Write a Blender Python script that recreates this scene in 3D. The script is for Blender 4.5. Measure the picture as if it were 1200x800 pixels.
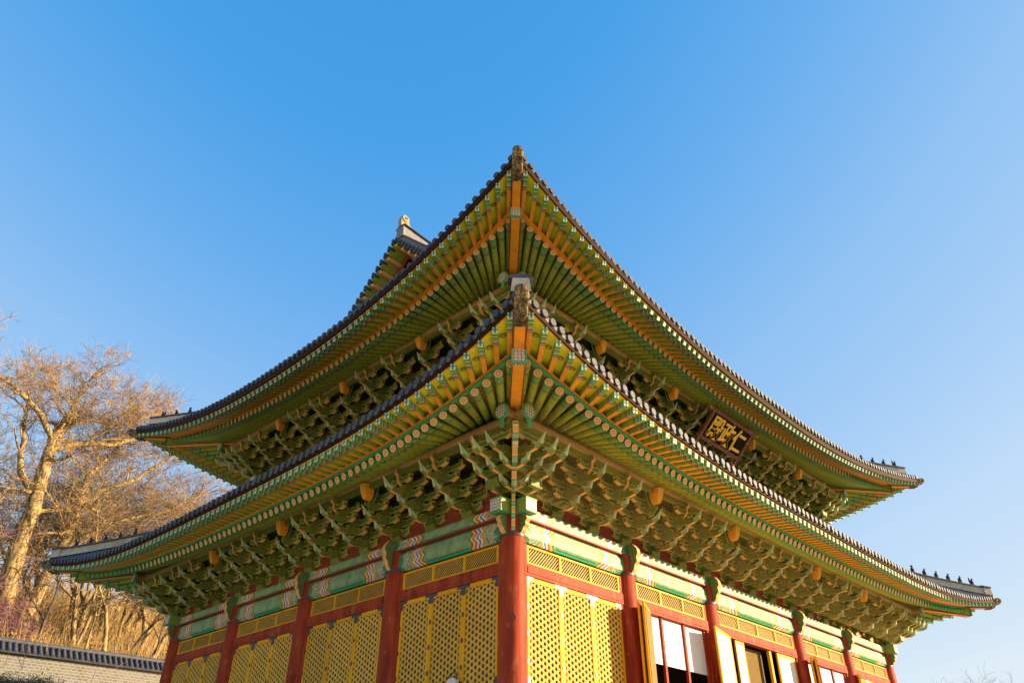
import bpy, math, random
from math import sin, cos, pi, radians, sqrt, atan2
from mathutils import Matrix, Vector
random.seed(7)
SC = bpy.context.scene
COL = SC.collection
for o in list(bpy.data.objects): bpy.data.objects.remove(o)

# ------------------------------------------------------------------ camera
YAW, PITCH, ROLL, FPX = 0.76092, 0.58393, -0.00226, 855.27
CAM = Vector((-12.692, -12.039, -5.851))
fw = Vector((cos(YAW)*cos(PITCH), sin(YAW)*cos(PITCH), sin(PITCH)))
rt = Vector((sin(YAW), -cos(YAW), 0)); up = rt.cross(fw)
cam = bpy.data.cameras.new('camera'); co = bpy.data.objects.new('camera', cam); COL.objects.link(co)
R3 = Matrix((rt, up, -fw)).transposed() @ Matrix.Rotation(-ROLL, 3, 'Z')
co.matrix_world = Matrix.Translation(CAM) @ R3.to_4x4()
cam.sensor_width = 36; cam.lens = FPX/1200*36; cam.clip_end = 4000; cam.clip_start = .05
SC.camera = co

# ------------------------------------------------------------------ light
EL = radians(13.5); SDIR = Vector((0.69, -0.724))
w = bpy.data.worlds.new('World'); SC.world = w; w.use_nodes = True
nt = w.node_tree; bg = nt.nodes['Background']
sky = nt.nodes.new('ShaderNodeTexSky'); sky.sky_type = 'NISHITA'; sky.sun_disc = False
sky.sun_elevation = EL; sky.sun_rotation = atan2(SDIR.x, SDIR.y)
sky.altitude = 0; sky.air_density = 1.5; sky.dust_density = .5; sky.ozone_density = 4
sp = nt.nodes.new('ShaderNodeSeparateColor'); nt.links.new(sky.outputs[0], sp.inputs[0])
m_ = nt.nodes.new('ShaderNodeMath'); m_.operation = 'MULTIPLY'; m_.inputs[1].default_value = .3567; nt.links.new(sp.outputs[0], m_.inputs[0])
sr = nt.nodes.new('ShaderNodeValToRGB'); nt.links.new(m_.outputs[0], sr.inputs[0])      # colour grade of the sky, by its own brightness
while len(sr.color_ramp.elements) < 6: sr.color_ramp.elements.new(.5)
for e_, (p_, c_) in zip(sr.color_ramp.elements, ((.0, (.01, .12, .40)), (.175, (.065, .355, .80)), (.225, (.150, .435, .86)), (.30, (.285, .545, .90)), (.52, (.52, .715, .95)), (.93, (.74, .855, .94)))): e_.position = p_; e_.color = (*c_, 1)
vm = nt.nodes.new('ShaderNodeVectorMath'); vm.operation = 'SCALE'; vm.inputs['Scale'].default_value = 1/.3745; nt.links.new(sr.outputs[0], vm.inputs[0])
nt.links.new(vm.outputs[0], bg.inputs[0]); bg.inputs[1].default_value = 0.15
sl = bpy.data.lights.new('sun', 'SUN'); so = bpy.data.objects.new('sun', sl); COL.objects.link(so)
sl.energy = 5.0; sl.angle = radians(.5); sl.color = (1.0, .78, .47)
so.rotation_euler = (pi/2-EL, 0, atan2(SDIR.x, -SDIR.y)); so.location = (20, -30, 30)
SC.view_settings.view_transform = 'Standard'; SC.view_settings.look = 'None'
SC.view_settings.gamma = 1; SC.view_settings.exposure = 1.32
SC.render.engine = 'CYCLES'
SC.cycles.max_bounces = 7; SC.cycles.diffuse_bounces = 5
try: SC.cycles.use_denoising = True
except Exception: pass

# ------------------------------------------------------------------ node helper
class NB:
    def __init__(s, name, rough=.6, spec=.3):
        s.m = bpy.data.materials.new(name); s.m.use_nodes = True
        s.t = s.m.node_tree; s.b = s.t.nodes['Principled BSDF']
        s.b.inputs['Roughness'].default_value = rough
        s.b.inputs['Specular IOR Level'].default_value = spec
        s.tc = s.t.nodes.new('ShaderNodeTexCoord')
    def put(s, sock, v):
        if isinstance(v, bpy.types.NodeSocket): s.t.links.new(v, sock)
        elif v is not None:
            if isinstance(v, (tuple, list)) and len(v) == 3 and sock.type == 'RGBA': v = (*v, 1)
            sock.default_value = v
    def M(s, op, a, b=None, c=None):
        n = s.t.nodes.new('ShaderNodeMath'); n.operation = op
        s.put(n.inputs[0], a); s.put(n.inputs[1], b); s.put(n.inputs[2], c); return n.outputs[0]
    def sep(s, v):
        n = s.t.nodes.new('ShaderNodeSeparateXYZ'); s.put(n.inputs[0], v); return n.outputs
    def scl(s, v, k):
        n = s.t.nodes.new('ShaderNodeVectorMath'); n.operation = 'MULTIPLY'; s.put(n.inputs[0], v); s.put(n.inputs[1], k); return n.outputs[0]
    def mix(s, f, a, b, mode='MIX'):
        n = s.t.nodes.new('ShaderNodeMix'); n.data_type = 'RGBA'; n.blend_type = mode
        s.put(n.inputs[0], f); s.put(n.inputs[6], a); s.put(n.inputs[7], b); return n.outputs[2]
    def noise(s, v, sc, det=4, dist=0, rough=.5):
        n = s.t.nodes.new('ShaderNodeTexNoise'); s.put(n.inputs['Vector'], v)
        n.inputs['Scale'].default_value = sc; n.inputs['Detail'].default_value = det
        n.inputs['Distortion'].default_value = dist; n.inputs['Roughness'].default_value = rough; return n.outputs['Fac']
    def vor(s, v, sc, feat='F1', out='Distance', rnd=1):
        n = s.t.nodes.new('ShaderNodeTexVoronoi'); n.feature = feat; s.put(n.inputs['Vector'], v)
        n.inputs['Scale'].default_value = sc; n.inputs['Randomness'].default_value = rnd; return n.outputs[out]
    def wave(s, v, sc, dist=0, det=2, dsc=1, typ='BANDS', d='X'):
        n = s.t.nodes.new('ShaderNodeTexWave'); n.wave_type = typ
        if typ == 'BANDS': n.bands_direction = d
        s.put(n.inputs['Vector'], v); n.inputs['Scale'].default_value = sc
        n.inputs['Distortion'].default_value = dist; n.inputs['Detail'].default_value = det; n.inputs['Detail Scale'].default_value = dsc
        return n.outputs['Fac']
    def ramp(s, f, stops, const=False):
        n = s.t.nodes.new('ShaderNodeValToRGB'); s.put(n.inputs[0], f); cr = n.color_ramp
        if const: cr.interpolation = 'CONSTANT'
        while len(cr.elements) < len(stops): cr.elements.new(.5)
        for e, (p, c) in zip(cr.elements, stops):
            e.position = p; e.color = (*c, 1) if len(c) == 3 else c
        return n.outputs[0]
    def vary(s, col, k=.26):
        oi = s.t.nodes.new('ShaderNodeObjectInfo'); g = s.t.nodes.new('ShaderNodeNewGeometry')
        big = s.noise(g.outputs['Position'], .9, 5, .4); fine = s.noise(g.outputs['Position'], 7, 4)
        f = s.M('ADD', s.M('MULTIPLY', oi.outputs['Random'], k), s.M('MULTIPLY', s.M('ADD', s.M('MULTIPLY', big, .6), s.M('MULTIPLY', fine, .4)), k*1.8)); f = s.M('ADD', f, 1-k*1.4)
        n = s.t.nodes.new('ShaderNodeVectorMath'); n.operation = 'SCALE'; s.put(n.inputs[0], col); s.put(n.inputs['Scale'], f); return n.outputs[0]
    def gt(s, a, b): return s.M('GREATER_THAN', a, b)
    def fin(s, col, bump=None, bs=.3, bd=.01, rough=None):
        s.put(s.b.inputs['Base Color'], col)
        if bump is not None:
            n = s.t.nodes.new('ShaderNodeBump'); s.put(n.inputs['Height'], bump)
            n.inputs['Strength'].default_value = bs; n.inputs['Distance'].default_value = bd
            s.t.links.new(n.outputs[0], s.b.inputs['Normal'])
        if rough is not None: s.put(s.b.inputs['Roughness'], rough)
        return s.m
def mul(c, k): return tuple(x*k for x in c)

def painted(name, c, var=.35, rough=.55, spec=.3, sc=3, grain=(1, 1, 1)):
    n = NB(name, rough, spec)
    v = n.tc.outputs['Object']
    a = n.noise(n.scl(v, grain), sc, 5, .3); b = n.noise(v, sc*9, 4)
    f = n.M('ADD', n.M('MULTIPLY', a, .7), n.M('MULTIPLY', b, .3))
    col = n.ramp(f, [(.25, mul(c, 1-var)), (.5, c), (.75, mul(c, 1+var*.5))])
    return n.fin(n.vary(col), b, .25, .006)

m_red = painted('red_painted_timber', (.35, .045, .016), .3, .6, .12, sc=1.5, grain=(3, 3, .5))
def mk_red():
    n = NB('weathered_red_timber', .6, .12); v = n.tc.outputs['Object']
    a = n.noise(n.scl(v, (3, 3, .5)), 1.5, 5, .3); g = n.noise(n.scl(v, (40, 40, 1.6)), 1.0, 4, .2); d = n.noise(n.scl(v, (1, 1, .7)), 3.5, 6, .5)
    col = n.ramp(a, [(.3, (.22, .028, .011)), (.5, (.34, .046, .017)), (.72, (.44, .075, .026))])
    col = n.mix(n.M('MULTIPLY', n.M('LESS_THAN', g, .36), .55), col, (.10, .018, .010))
    col = n.mix(n.M('MULTIPLY', n.gt(d, .62), .35), col, (.42, .15, .075))
    return n.fin(col, g, .35, .006)
m_red = mk_red()
m_redw = painted('brown_red_panel', (.26, .05, .022), .3)
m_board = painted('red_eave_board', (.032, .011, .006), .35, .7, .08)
m_orange = painted('orange_painted_timber', (.88, .33, .018), .25, .5, sc=2, grain=(.4, 3, 3))
m_orange2 = painted('pale_orange_face', (.90, .42, .06), .25, .6)
m_purlin = painted('buff_timber', (.42, .24, .09), .25, sc=4)
m_soff = painted('olive_soffit_board', (.27, .23, .06), .3, sc=2)
m_green = painted('green_painted_timber', (.25, .33, .045), .25, sc=4)
m_lgreen = painted('yellow_green_board', (.66, .64, .025), .2, sc=4)
m_bgreen = painted('bright_green_trim', (.10, .34, .14), .2)
m_yellow = painted('yellow_painted_timber', (.74, .35, .008), .22, .55, .15, sc=2, grain=(3, 3, .6))
m_lat = painted('yellow_lattice', (.66, .39, .07), .3, .6, .15, sc=5)
m_iron = painted('black_iron', (.035, .035, .045), .3, .45, .5)
m_iron_lit = painted('sunlit_iron', (.62, .50, .22), .2, .4, .5)  # same iron as the side doors, sunlight put into the pale colour
m_peach = painted('peach_painted_edge', (.78, .38, .12), .25)
m_mint = painted('pale_mint_tongue', (.46, .52, .27), .4, sc=14)
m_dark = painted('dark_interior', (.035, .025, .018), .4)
m_mortar = painted('lime_mortar', (.52, .45, .34), .45, .85, .1, sc=5)
m_mortar_shade = painted('shaded_ridge_mortar', (.20, .19, .185), .5, .85, .1, sc=5)  # same mortar as the hips, shade put into the darker grey
m_tan = painted('tan_ornament', (.36, .28, .16), .5, .8, .1, sc=6)
m_granite = painted('pale_granite', (.60, .49, .33), .2, .8, .2, sc=6)
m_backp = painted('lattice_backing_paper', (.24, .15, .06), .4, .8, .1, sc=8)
m_net = painted('brown_netting', (.16, .10, .03), .35, .8, .1, sc=12)
m_clay = painted('dark_clay_figure', (.06, .055, .06), .3, .7)
m_white = painted('white_paint', (.72, .70, .62), .12)
m_black = painted('black_lacquer', (.008, .007, .007), .3, .7, .1)
m_gold = painted('gold_lettering', (.95, .56, .03), .15, .4)
def mk_tosu():
    n = NB('brown_stoneware', .6, .3); v = n.tc.outputs['Object']
    a = n.noise(v, 9, 6, 1.2); e = n.vor(v, 11, 'DISTANCE_TO_EDGE')
    c = n.ramp(a, [(.36, (.045, .03, .018)), (.5, (.16, .10, .04)), (.66, (.40, .29, .13))])
    return n.fin(n.mix(n.M('LESS_THAN', e, .05), c, (.05, .035, .02)), a, .8, .03)
m_tosu = mk_tosu()
m_ground = painted('courtyard_sand', (.60, .47, .28), .15, .9, .1, sc=.6)

def mk_paper():
    n = NB('white_window_paper', .85, .1); v = n.tc.outputs['Object']
    f = n.noise(v, 2, 3)
    return n.fin(n.ramp(f, [(.3, (.78, .76, .72)), (.7, (.86, .85, .82))]))
m_paper = mk_paper()
m_ceil2 = painted('transom_backing_brown', (.13, .08, .02), .3)  # dark brown backing behind the transom lattice

def mk_tile(name, c1, c2):
    n = NB(name, .55, .4); v = n.tc.outputs['Object']
    a = n.noise(v, 2.2, 6); b = n.noise(v, 22, 3)
    f = n.M('ADD', n.M('MULTIPLY', a, .55), n.M('MULTIPLY', b, .45))
    return n.fin(n.ramp(f, [(.32, c1), (.5, mul(c2, .75)), (.68, c2)]), b, .4, .01)
m_tile = mk_tile('dark_roof_tile', (.028, .030, .042), (.095, .095, .115))
m_tend = mk_tile('tile_end', (.02, .02, .032), (.062, .058, .072))
m_tlip = mk_tile('tile_lip', (.055, .05, .047), (.17, .145, .125))

def mk_rafter():
    n = NB('painted_rafter', .55, .3); v = n.tc.outputs['Object']; x, y, z = n.sep(v)
    nz = n.noise(v, 5, 4); g = n.ramp(nz, [(.3, (.20, .25, .03)), (.55, (.33, .38, .045)), (.75, (.43, .47, .06))])
    d = n.M('ADD', n.M('MULTIPLY', x, -1), n.M('MULTIPLY', n.noise(v, 12, 2), .05))
    fl = n.vor(n.scl(v, (1, 1, 1)), 13)
    pat = n.ramp(fl, [(0, (.62, .22, .03)), (.22, (.55, .50, .20)), (.34, (.05, .20, .06)), (.55, (.16, .36, .07))], True)
    band = n.ramp(n.M('MULTIPLY', d, 1), [(0, (.03, .16, .07)), (.07, (.10, .34, .12)), (.12, (0, 0, 0)), (.36, (.50, .16, .03)), (.39, (.03, .12, .05)), (.42, (.10, .30, .10)), (.5, (0, 0, 0))], True)
    c = n.mix(n.M('MULTIPLY', n.gt(d, .12), n.M('LESS_THAN', d, .36)), band, pat)
    c = n.mix(n.gt(d, .5), c, g)
    return n.fin(n.vary(c), nz, .2)
m_rafter = mk_rafter()
def mk_rend():
    n = NB('rafter_end_flower', .55, .3); x, y, z = n.sep(n.tc.outputs['Object'])
    r = n.M('SQRT', n.M('ADD', n.M('MULTIPLY', y, y), n.M('MULTIPLY', z, z)))
    th = n.M('ARCTAN2', z, y); p = n.M('ABSOLUTE', n.M('SINE', n.M('MULTIPLY', th, 3)))
    petal = n.M('LESS_THAN', r, n.M('MULTIPLY', p, .068))
    c = n.mix(petal, (.78, .45, .16), (.62, .19, .035))
    c = n.mix(n.M('LESS_THAN', r, .018), c, (.80, .62, .25))
    c = n.mix(n.gt(r, .082), c, (.55, .48, .25))
    return n.fin(c)
m_rend = mk_rend()
def mk_buy():
    n = NB('painted_flying_rafter', .55, .3); v = n.tc.outputs['Object']; x, y, z = n.sep(v)
    d = n.M('MULTIPLY', x, -1)
    band = n.ramp(d, [(0, (.70, .70, .55)), (.025, (.08, .30, .10)), (.09, (.60, .62, .45)), (.11, (.06, .26, .09)), (.16, (.20, .38, .08)), (.22, (.62, .60, .42)), (.24, (.10, .09, .32)), (.275, (.60, .17, .05)), (.31, (.07, .28, .09)), (.34, (.85, .40, .04))], True)
    org = n.ramp(n.noise(v, 6, 3), [(.3, (.62, .20, .02)), (.6, (.84, .33, .03))])
    grn = n.ramp(n.noise(v, 6, 3), [(.3, (.20, .27, .03)), (.6, (.36, .43, .05))])
    geo = n.t.nodes.new('ShaderNodeNewGeometry')
    nrm = n.t.nodes.new('ShaderNodeVectorTransform'); nrm.vector_type = 'NORMAL'; nrm.convert_from = 'WORLD'; nrm.convert_to = 'OBJECT'
    n.put(nrm.inputs[0], geo.outputs['True Normal']); nz = n.sep(nrm.outputs[0])[2]
    under = n.gt(n.M('ABSOLUTE', nz), .6)
    c = n.mix(under, grn, org)
    c = n.mix(n.M('LESS_THAN', d, .36), c, band)
    return n.fin(n.vary(c))
m_buy = mk_buy()
def mk_bend():
    n = NB('flying_rafter_end', .55, .3); v = n.tc.outputs['Object']; x, y, z = n.sep(v)
    a = n.M('LESS_THAN', n.M('ABSOLUTE', y), .022); b = n.M('LESS_THAN', n.M('ABSOLUTE', n.M('ADD', z, .07)), .018)
    f = n.M('MAXIMUM', a, b)
    return n.fin(n.mix(f, (.66, .68, .55), (.05, .22, .12)))
m_bend = mk_bend()
def mk_scroll(name, c1, c2, c3, sc=9, wsc=5):
    n = NB(name, .55, .3); v = n.tc.outputs['Object']
    w_ = n.wave(v, wsc, 9, 2, 1.6); e = n.vor(v, sc, 'DISTANCE_TO_EDGE')
    c = n.ramp(w_, [(0, c1), (.45, mul(c1, 1.4)), (.62, c2), (.74, c1)])
    c = n.mix(n.M('LESS_THAN', e, .035), c, c3)
    return n.fin(n.vary(c, .3), w_, .3, .008)
m_brk = mk_scroll('green_bracket', (.175, .20, .03), (.44, .45, .09), (.06, .08, .02), 15, 8)
m_ceil = painted('shade_darkened_green', (.028, .036, .010), .4)  # green darkened to paint in the shade of the bracket recesses
m_rim = painted('lime_green_outline', (.46, .52, .13), .25)
m_peach2 = painted('tan_painted_edge', (.86, .46, .14), .2)
m_ring = painted('dark_green_ring', (.05, .14, .03), .2)
m_ear = mk_scroll('green_scroll_carving', (.10, .17, .055), (.46, .52, .20), (.04, .08, .03), 12, 9)
def mk_beam():
    n = NB('dancheong_beam', .5, .3); g = n.tc.outputs['Generated']; v = n.tc.outputs['Object']
    gy = n.sep(g)[1]; x, y, z = n.sep(v)
    d = n.M('MULTIPLY', n.M('MINIMUM', gy, n.M('SUBTRACT', 1, gy)), 4.1)
    dw = n.M('ADD', n.M('MULTIPLY', d, .82), n.M('MULTIPLY', n.M('SINE', n.M('MULTIPLY', z, 26)), .045))
    nz = n.noise(v, 4, 5)
    grn = n.ramp(nz, [(.3, (.14, .24, .10)), (.5, (.21, .32, .15)), (.7, (.29, .40, .20))])
    vo = n.vor(v, 8); flower = n.ramp(vo, [(0, (.62, .18, .06)), (.16, (.66, .50, .26)), (.27, (.05, .26, .15)), (.45, (.50, .52, .34)), (.58, (.60, .24, .10)), (.7, (.10, .30, .16))], True)
    band = n.ramp(dw, [(0, (.06, .22, .10)), (.16, (0, 0, 0)), (.50, (.66, .27, .04)), (.58, (.74, .66, .48)), (.63, (.13, .15, .40)), (.69, (.66, .66, .62)), (.74, (.58, .13, .04)), (.81, (.76, .44, .08)), (.88, (.04, .16, .06)), (.93, (0, 0, 0))], True)
    c = n.mix(n.M('MULTIPLY', n.gt(dw, .16), n.M('LESS_THAN', dw, .50)), band, flower)
    c = n.mix(n.gt(dw, .93), c, grn)
    gz = n.sep(g)[2]
    edge = n.M('MULTIPLY', n.M('LESS_THAN', gz, .13), n.gt(d, 1.22))
    c = n.mix(edge, c, (.04, .33, .15))
    line = n.M('MULTIPLY', n.M('LESS_THAN', n.M('ABSOLUTE', n.M('SUBTRACT', n.M('ABSOLUTE', n.M('SUBTRACT', gz, .5)), .40)), .014), n.gt(d, 1.22))
    c = n.mix(line, c, (.03, .05, .03))
    return n.fin(n.vary(c, .2), nz, .2)
m_beam = mk_beam()
def mk_lotus():
    n = NB('white_lotus_end', .5, .3); v = n.tc.outputs['Object']; x, y, z = n.sep(v)
    e = n.vor(v, 13, 'DISTANCE_TO_EDGE', 'Distance', 0.35)
    return n.fin(n.mix(n.M('LESS_THAN', e, .075), (.68, .60, .52), (.06, .05, .07)))
m_lotus = mk_lotus()
def mk_diag():
    n = NB('diagonal_arm_bands', .5, .3); z = n.sep(n.tc.outputs['Object'])[2]
    f = n.M('FRACT', n.M('MULTIPLY', z, 3.3))
    c = n.ramp(f, [(0, (.82, .36, .06)), (.42, (.70, .62, .42)), (.5, (.08, .26, .10)), (.62, (.30, .40, .24)), (.86, (.08, .26, .10)), (.93, (.75, .55, .30))], True)
    return n.fin(c)
m_diag = mk_diag()
def mk_wallstone():
    n = NB('grey_stone_blocks', .85, .1); v = n.tc.outputs['Object']
    bt = n.t.nodes.new('ShaderNodeTexBrick'); mp = n.t.nodes.new('ShaderNodeMapping'); mp.inputs['Rotation'].default_value = (pi/2, 0, 0)
    n.put(mp.inputs[0], v); n.put(bt.inputs['Vector'], mp.outputs[0]); bt.inputs['Scale'].default_value = 1
    bt.inputs['Color1'].default_value = (.17, .16, .15, 1); bt.inputs['Color2'].default_value = (.10, .095, .09, 1); bt.inputs['Mortar'].default_value = (.27, .255, .235, 1)
    bt.inputs['Mortar Size'].default_value = .022; bt.inputs['Brick Width'].default_value = .34; bt.inputs['Row Height'].default_value = .17
    c = n.mix(n.M('MULTIPLY', n.noise(v, .7, 4), .5), bt.outputs['Color'], (.28, .25, .21))
    return n.fin(c, bt.outputs['Fac'], -.4, .02)
m_wall = mk_wallstone()
def mk_bark(name, c1, c2):
    n = NB(name, .85, .1); v = n.tc.outputs['Object']
    a = n.noise(n.scl(v, (5, 5, 1.2)), 1.5, 6, .4)
    return n.fin(n.ramp(a, [(.35, c1), (.6, c2)]), a, .6, .05)
m_bark = mk_bark('grey_tan_bark', (.07, .048, .028), (.46, .31, .13))
m_bark2 = mk_bark('dark_bark', (.05, .04, .035), (.13, .10, .08))
m_twig = painted('tan_twigs', (.36, .23, .11), .6, .85, .1, sc=1)
m_twig2 = painted('grey_twigs', (.24, .18, .14), .5, .85, .1, sc=1)
m_twig3 = painted('dark_brown_twigs', (.16, .10, .06), .5, .85, .1, sc=1)
m_twigp = painted('mauve_twigs', (.27, .13, .15), .35, .85, .1, sc=1)
m_dry = painted('dry_golden_leaves', (.46, .28, .085), .5, .85, .1, sc=1.5)
m_dry2 = painted('dry_brown_leaves', (.30, .15, .04), .5, .85, .1, sc=1.5)
m_leaf = painted('evergreen_leaves', (.06, .10, .03), .5, .7, .2, sc=8)
m_hill = painted('leaf_litter', (.20, .12, .045), .6, .9, .1, sc=.8)

# ------------------------------------------------------------------ mesh helper
WM = {}
class MB:
    def __init__(s): s.v = []; s.f = []; s.m = []; s.mats = []; s.sm = []
    def mi(s, m):
        if m not in s.mats: s.mats.append(m)
        return s.mats.index(m)
    def add(s, vs, fs, m, smooth=False):
        b = len(s.v); s.v += [tuple(v) for v in vs]; k = s.mi(m)
        for f in fs: s.f.append(tuple(i+b for i in f)); s.m.append(k); s.sm.append(smooth)
    def box(s, a, b, m, T=None):
        x0, y0, z0 = a; x1, y1, z1 = b
        vs = [Vector(p) for p in ((x0,y0,z0),(x1,y0,z0),(x1,y1,z0),(x0,y1,z0),(x0,y0,z1),(x1,y0,z1),(x1,y1,z1),(x0,y1,z1))]
        if T is not None: vs = [T @ p for p in vs]
        ms = m if isinstance(m, (list, tuple)) else [m]*6
        for f, mm in zip([(0,3,2,1),(4,5,6,7),(0,1,5,4),(2,3,7,6),(1,2,6,5),(3,0,4,7)], ms): s.add_keep(vs, f, mm)
    def add_keep(s, vs, f, m):
        s.add([vs[i] for i in f], [tuple(range(len(f)))], m)
    def prism(s, poly, t0, t1, m, axis='y', mside=None, T=None):
        """poly: list of (a,b) in the plane; extruded along the axis (y: poly=(x,z), x: poly=(y,z), z: poly=(x,y)); mside: material per edge"""
        n = len(poly)
        def P(p, t):
            v = {'y': (p[0], t, p[1]), 'x': (t, p[0], p[1]), 'z': (p[0], p[1], t)}[axis]
            v = Vector(v); return T @ v if T is not None else v
        A = [P(p, t0) for p in poly]; B = [P(p, t1) for p in poly]
        s.add(A, [tuple(range(n))[::-1]], m); s.add(B, [tuple(range(n))], m)
        for i in range(n):
            j = (i+1) % n; mm = m if mside is None else (mside[i] or m)
            s.add([A[i], A[j], B[j], B[i]], [(0, 1, 2, 3)], mm)
    def cyl(s, p0, p1, r0, r1, n, m, caps=(True, True), mcap=None, smooth=True):
        p0 = Vector(p0); p1 = Vector(p1); d = (p1-p0).normalized()
        a = d.orthogonal().normalized(); b = d.cross(a)
        A = [p0+(a*cos(2*pi*i/n)+b*sin(2*pi*i/n))*r0 for i in range(n)]
        B = [p1+(a*cos(2*pi*i/n)+b*sin(2*pi*i/n))*r1 for i in range(n)]
        s.add(A+B, [(i, (i+1) % n, n+(i+1) % n, n+i) for i in range(n)], m, smooth)
        if caps[0]: s.add(A, [tuple(range(n))[::-1]], mcap or m)
        if caps[1]: s.add(B, [tuple(range(n))], mcap or m)
    def disc(s, c, nrm, r, n, m):
        c = Vector(c); d = Vector(nrm).normalized(); a = d.orthogonal().normalized(); b = d.cross(a)
        s.add([c+(a*cos(2*pi*i/n)+b*sin(2*pi*i/n))*r for i in range(n)], [tuple(range(n))], m)
    def grid(s, rows, m, smooth=True):
        h = len(rows); w_ = len(rows[0]); vs = [p for r in rows for p in r]
        s.add(vs, [(i*w_+j, i*w_+j+1, (i+1)*w_+j+1, (i+1)*w_+j) for i in range(h-1) for j in range(w_-1)], m, smooth)
    def tube(s, pts, rad, n, m, smooth=True, cap=True):
        rings = []; prev = None
        for i, p in enumerate(pts):
            p = Vector(p); q0 = Vector(pts[max(i-1, 0)]); q1 = Vector(pts[min(i+1, len(pts)-1)]); d = (q1-q0)
            d = d.normalized() if d.length > 1e-9 else Vector((0, 0, 1))
            a = (prev - d*prev.dot(d)) if prev is not None else d.orthogonal()
            if a.length < 1e-6: a = d.orthogonal()
            a.normalize(); prev = a; b = d.cross(a)
            r = rad[i] if isinstance(rad, (list, tuple)) else rad
            rings += [p+(a*cos(2*pi*k/n)+b*sin(2*pi*k/n))*r for k in range(n)]
        L = len(pts)
        fs = [(i*n+k, i*n+(k+1) % n, (i+1)*n+(k+1) % n, (i+1)*n+k) for i in range(L-1) for k in range(n)]
        if cap: fs += [tuple(range(n))[::-1], tuple(range((L-1)*n, L*n))]
        s.add(rings, fs, m, smooth)
    def ball(s, c, r, m, seg=10, rng=7, T=None):
        c = Vector(c); r = Vector(r) if not isinstance(r, (int, float)) else Vector((r, r, r)); rows = []
        for i in range(rng+1):
            t = pi*i/rng; rows.append([c+Vector((r.x*sin(t)*cos(2*pi*j/seg), r.y*sin(t)*sin(2*pi*j/seg), r.z*cos(t))) for j in range(seg+1)])
        s.grid(rows, m)
    def mesh(s, name):
        me = bpy.data.meshes.new(name); me.from_pydata(s.v, [], s.f)
        for m in s.mats: me.materials.append(m)
        me.polygons.foreach_set('material_index', s.m); me.polygons.foreach_set('use_smooth', s.sm); me.update(); return me
I4 = Matrix.Identity(4)
def place(o, M=I4, parent=None):
    WM[o.name] = M.copy()
    if parent is not None: o.parent = parent; o.matrix_basis = WM[parent.name].inverted() @ M
    else: o.matrix_basis = M
def mkobj(name, me, M=I4, parent=None, **kw):
    if isinstance(me, MB): me = me.mesh(name)
    o = bpy.data.objects.new(name, me); COL.objects.link(o); place(o, M, parent)
    for k, v in kw.items(): o[k] = v
    return o
def empty(name, loc, label=None, category=None, group=None):
    o = bpy.data.objects.new(name, None); COL.objects.link(o); o.empty_display_size = .3; place(o, Matrix.Translation(loc))
    if label: o['label'] = label; o['category'] = category
    if group: o['group'] = group
    return o
def copyobj(src, M, parent):
    o = src.copy(); COL.objects.link(o); place(o, M, parent); return o
TR = Matrix.Translation

# ------------------------------------------------------------------ hall dimensions
Wd, Dp = 24.0, 17.701
BX = [0, 4.563, 8.975, 15.025, 19.437, 24.0]     # column lines along the front
BY = [0, 4.434, 8.85, 13.267, 17.701]            # column lines along the side
BASE = -4.4; YARD = -7.45; IN = 1.5
def frame(side):
    X, Y, O = {'S': ((0,-1,0), (1,0,0), (0,0,0)), 'E': ((1,0,0), (0,1,0), (Wd,0,0)),
               'N': ((0,1,0), (-1,0,0), (Wd,Dp,0)), 'W': ((-1,0,0), (0,-1,0), (0,Dp,0))}[side]
    M = Matrix((Vector(X), Vector(Y), Vector((0,0,1)))).transposed().to_4x4(); M.translation = O; return M
FR = {k: frame(k) for k in 'SENW'}
LEN = {'S': Wd, 'N': Wd, 'E': Dp, 'W': Dp}
#            t     ztip  hlong hshort n    inset
EAVE = {'lo': dict(A=(4.20, 3.11, 2.17, 2.27, 3.6, .50), B=(4.13, 2.81, 1.92, 2.01, 3.5, .52), C=(3.14, 2.53, 1.80, 1.81, 3.0, .43)),
        'up': dict(A=(2.95, 9.08, 7.55, 7.72, 2.5, .52), B=(2.88, 8.73, 6.99, 7.22, 2.3, .45), C=(1.75, 8.48, 7.46, 7.56, 2.3, .43))}
PUR = {'lo': (1.34, 2.16, 0.0), 'up': (-.16, 7.85, IN)}    # purlin offset, height, inset of that storey
def ev(roof, cur, side, u, do=0., dz=0.):
    t, zt, hl, hs, n, ins = EAVE[roof][cur]; L = LEN[side]; m = L/2; h = hl if side in 'SN' else hs
    a = abs(u)**n; return Vector((t-ins+ins*a+do, m+(m+t+do)*u, h+(zt-h)*a+dz))
def ev_s(roof, cur, side, s, do=0., dz=0.):
    t = EAVE[roof][cur][0]; m = LEN[side]/2; return ev(roof, cur, side, max(-1, min(1, (s-m)/(m+t+do))), do, dz)
UU = [-1+2*i/96 for i in range(97)]

hall = empty('palace_hall', (Wd/2, Dp/2, BASE), 'large two-tiered red and green timber palace hall with sweeping tiled roofs', 'palace hall')

def strip(mb, roof, cur, side, sec, mats):
    """sweep a closed section [(do,dz)...] along an eave curve; mats per section edge"""
    n = len(sec); F = FR[side]
    rows = [[F @ ev(roof, cur, side, u, a, b) for (a, b) in sec] for u in UU]
    for k in range(n):
        j = (k+1) % n
        mb.grid([[r[k], r[j]] for r in rows], mats[k] if isinstance(mats, list) else mats)

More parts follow.
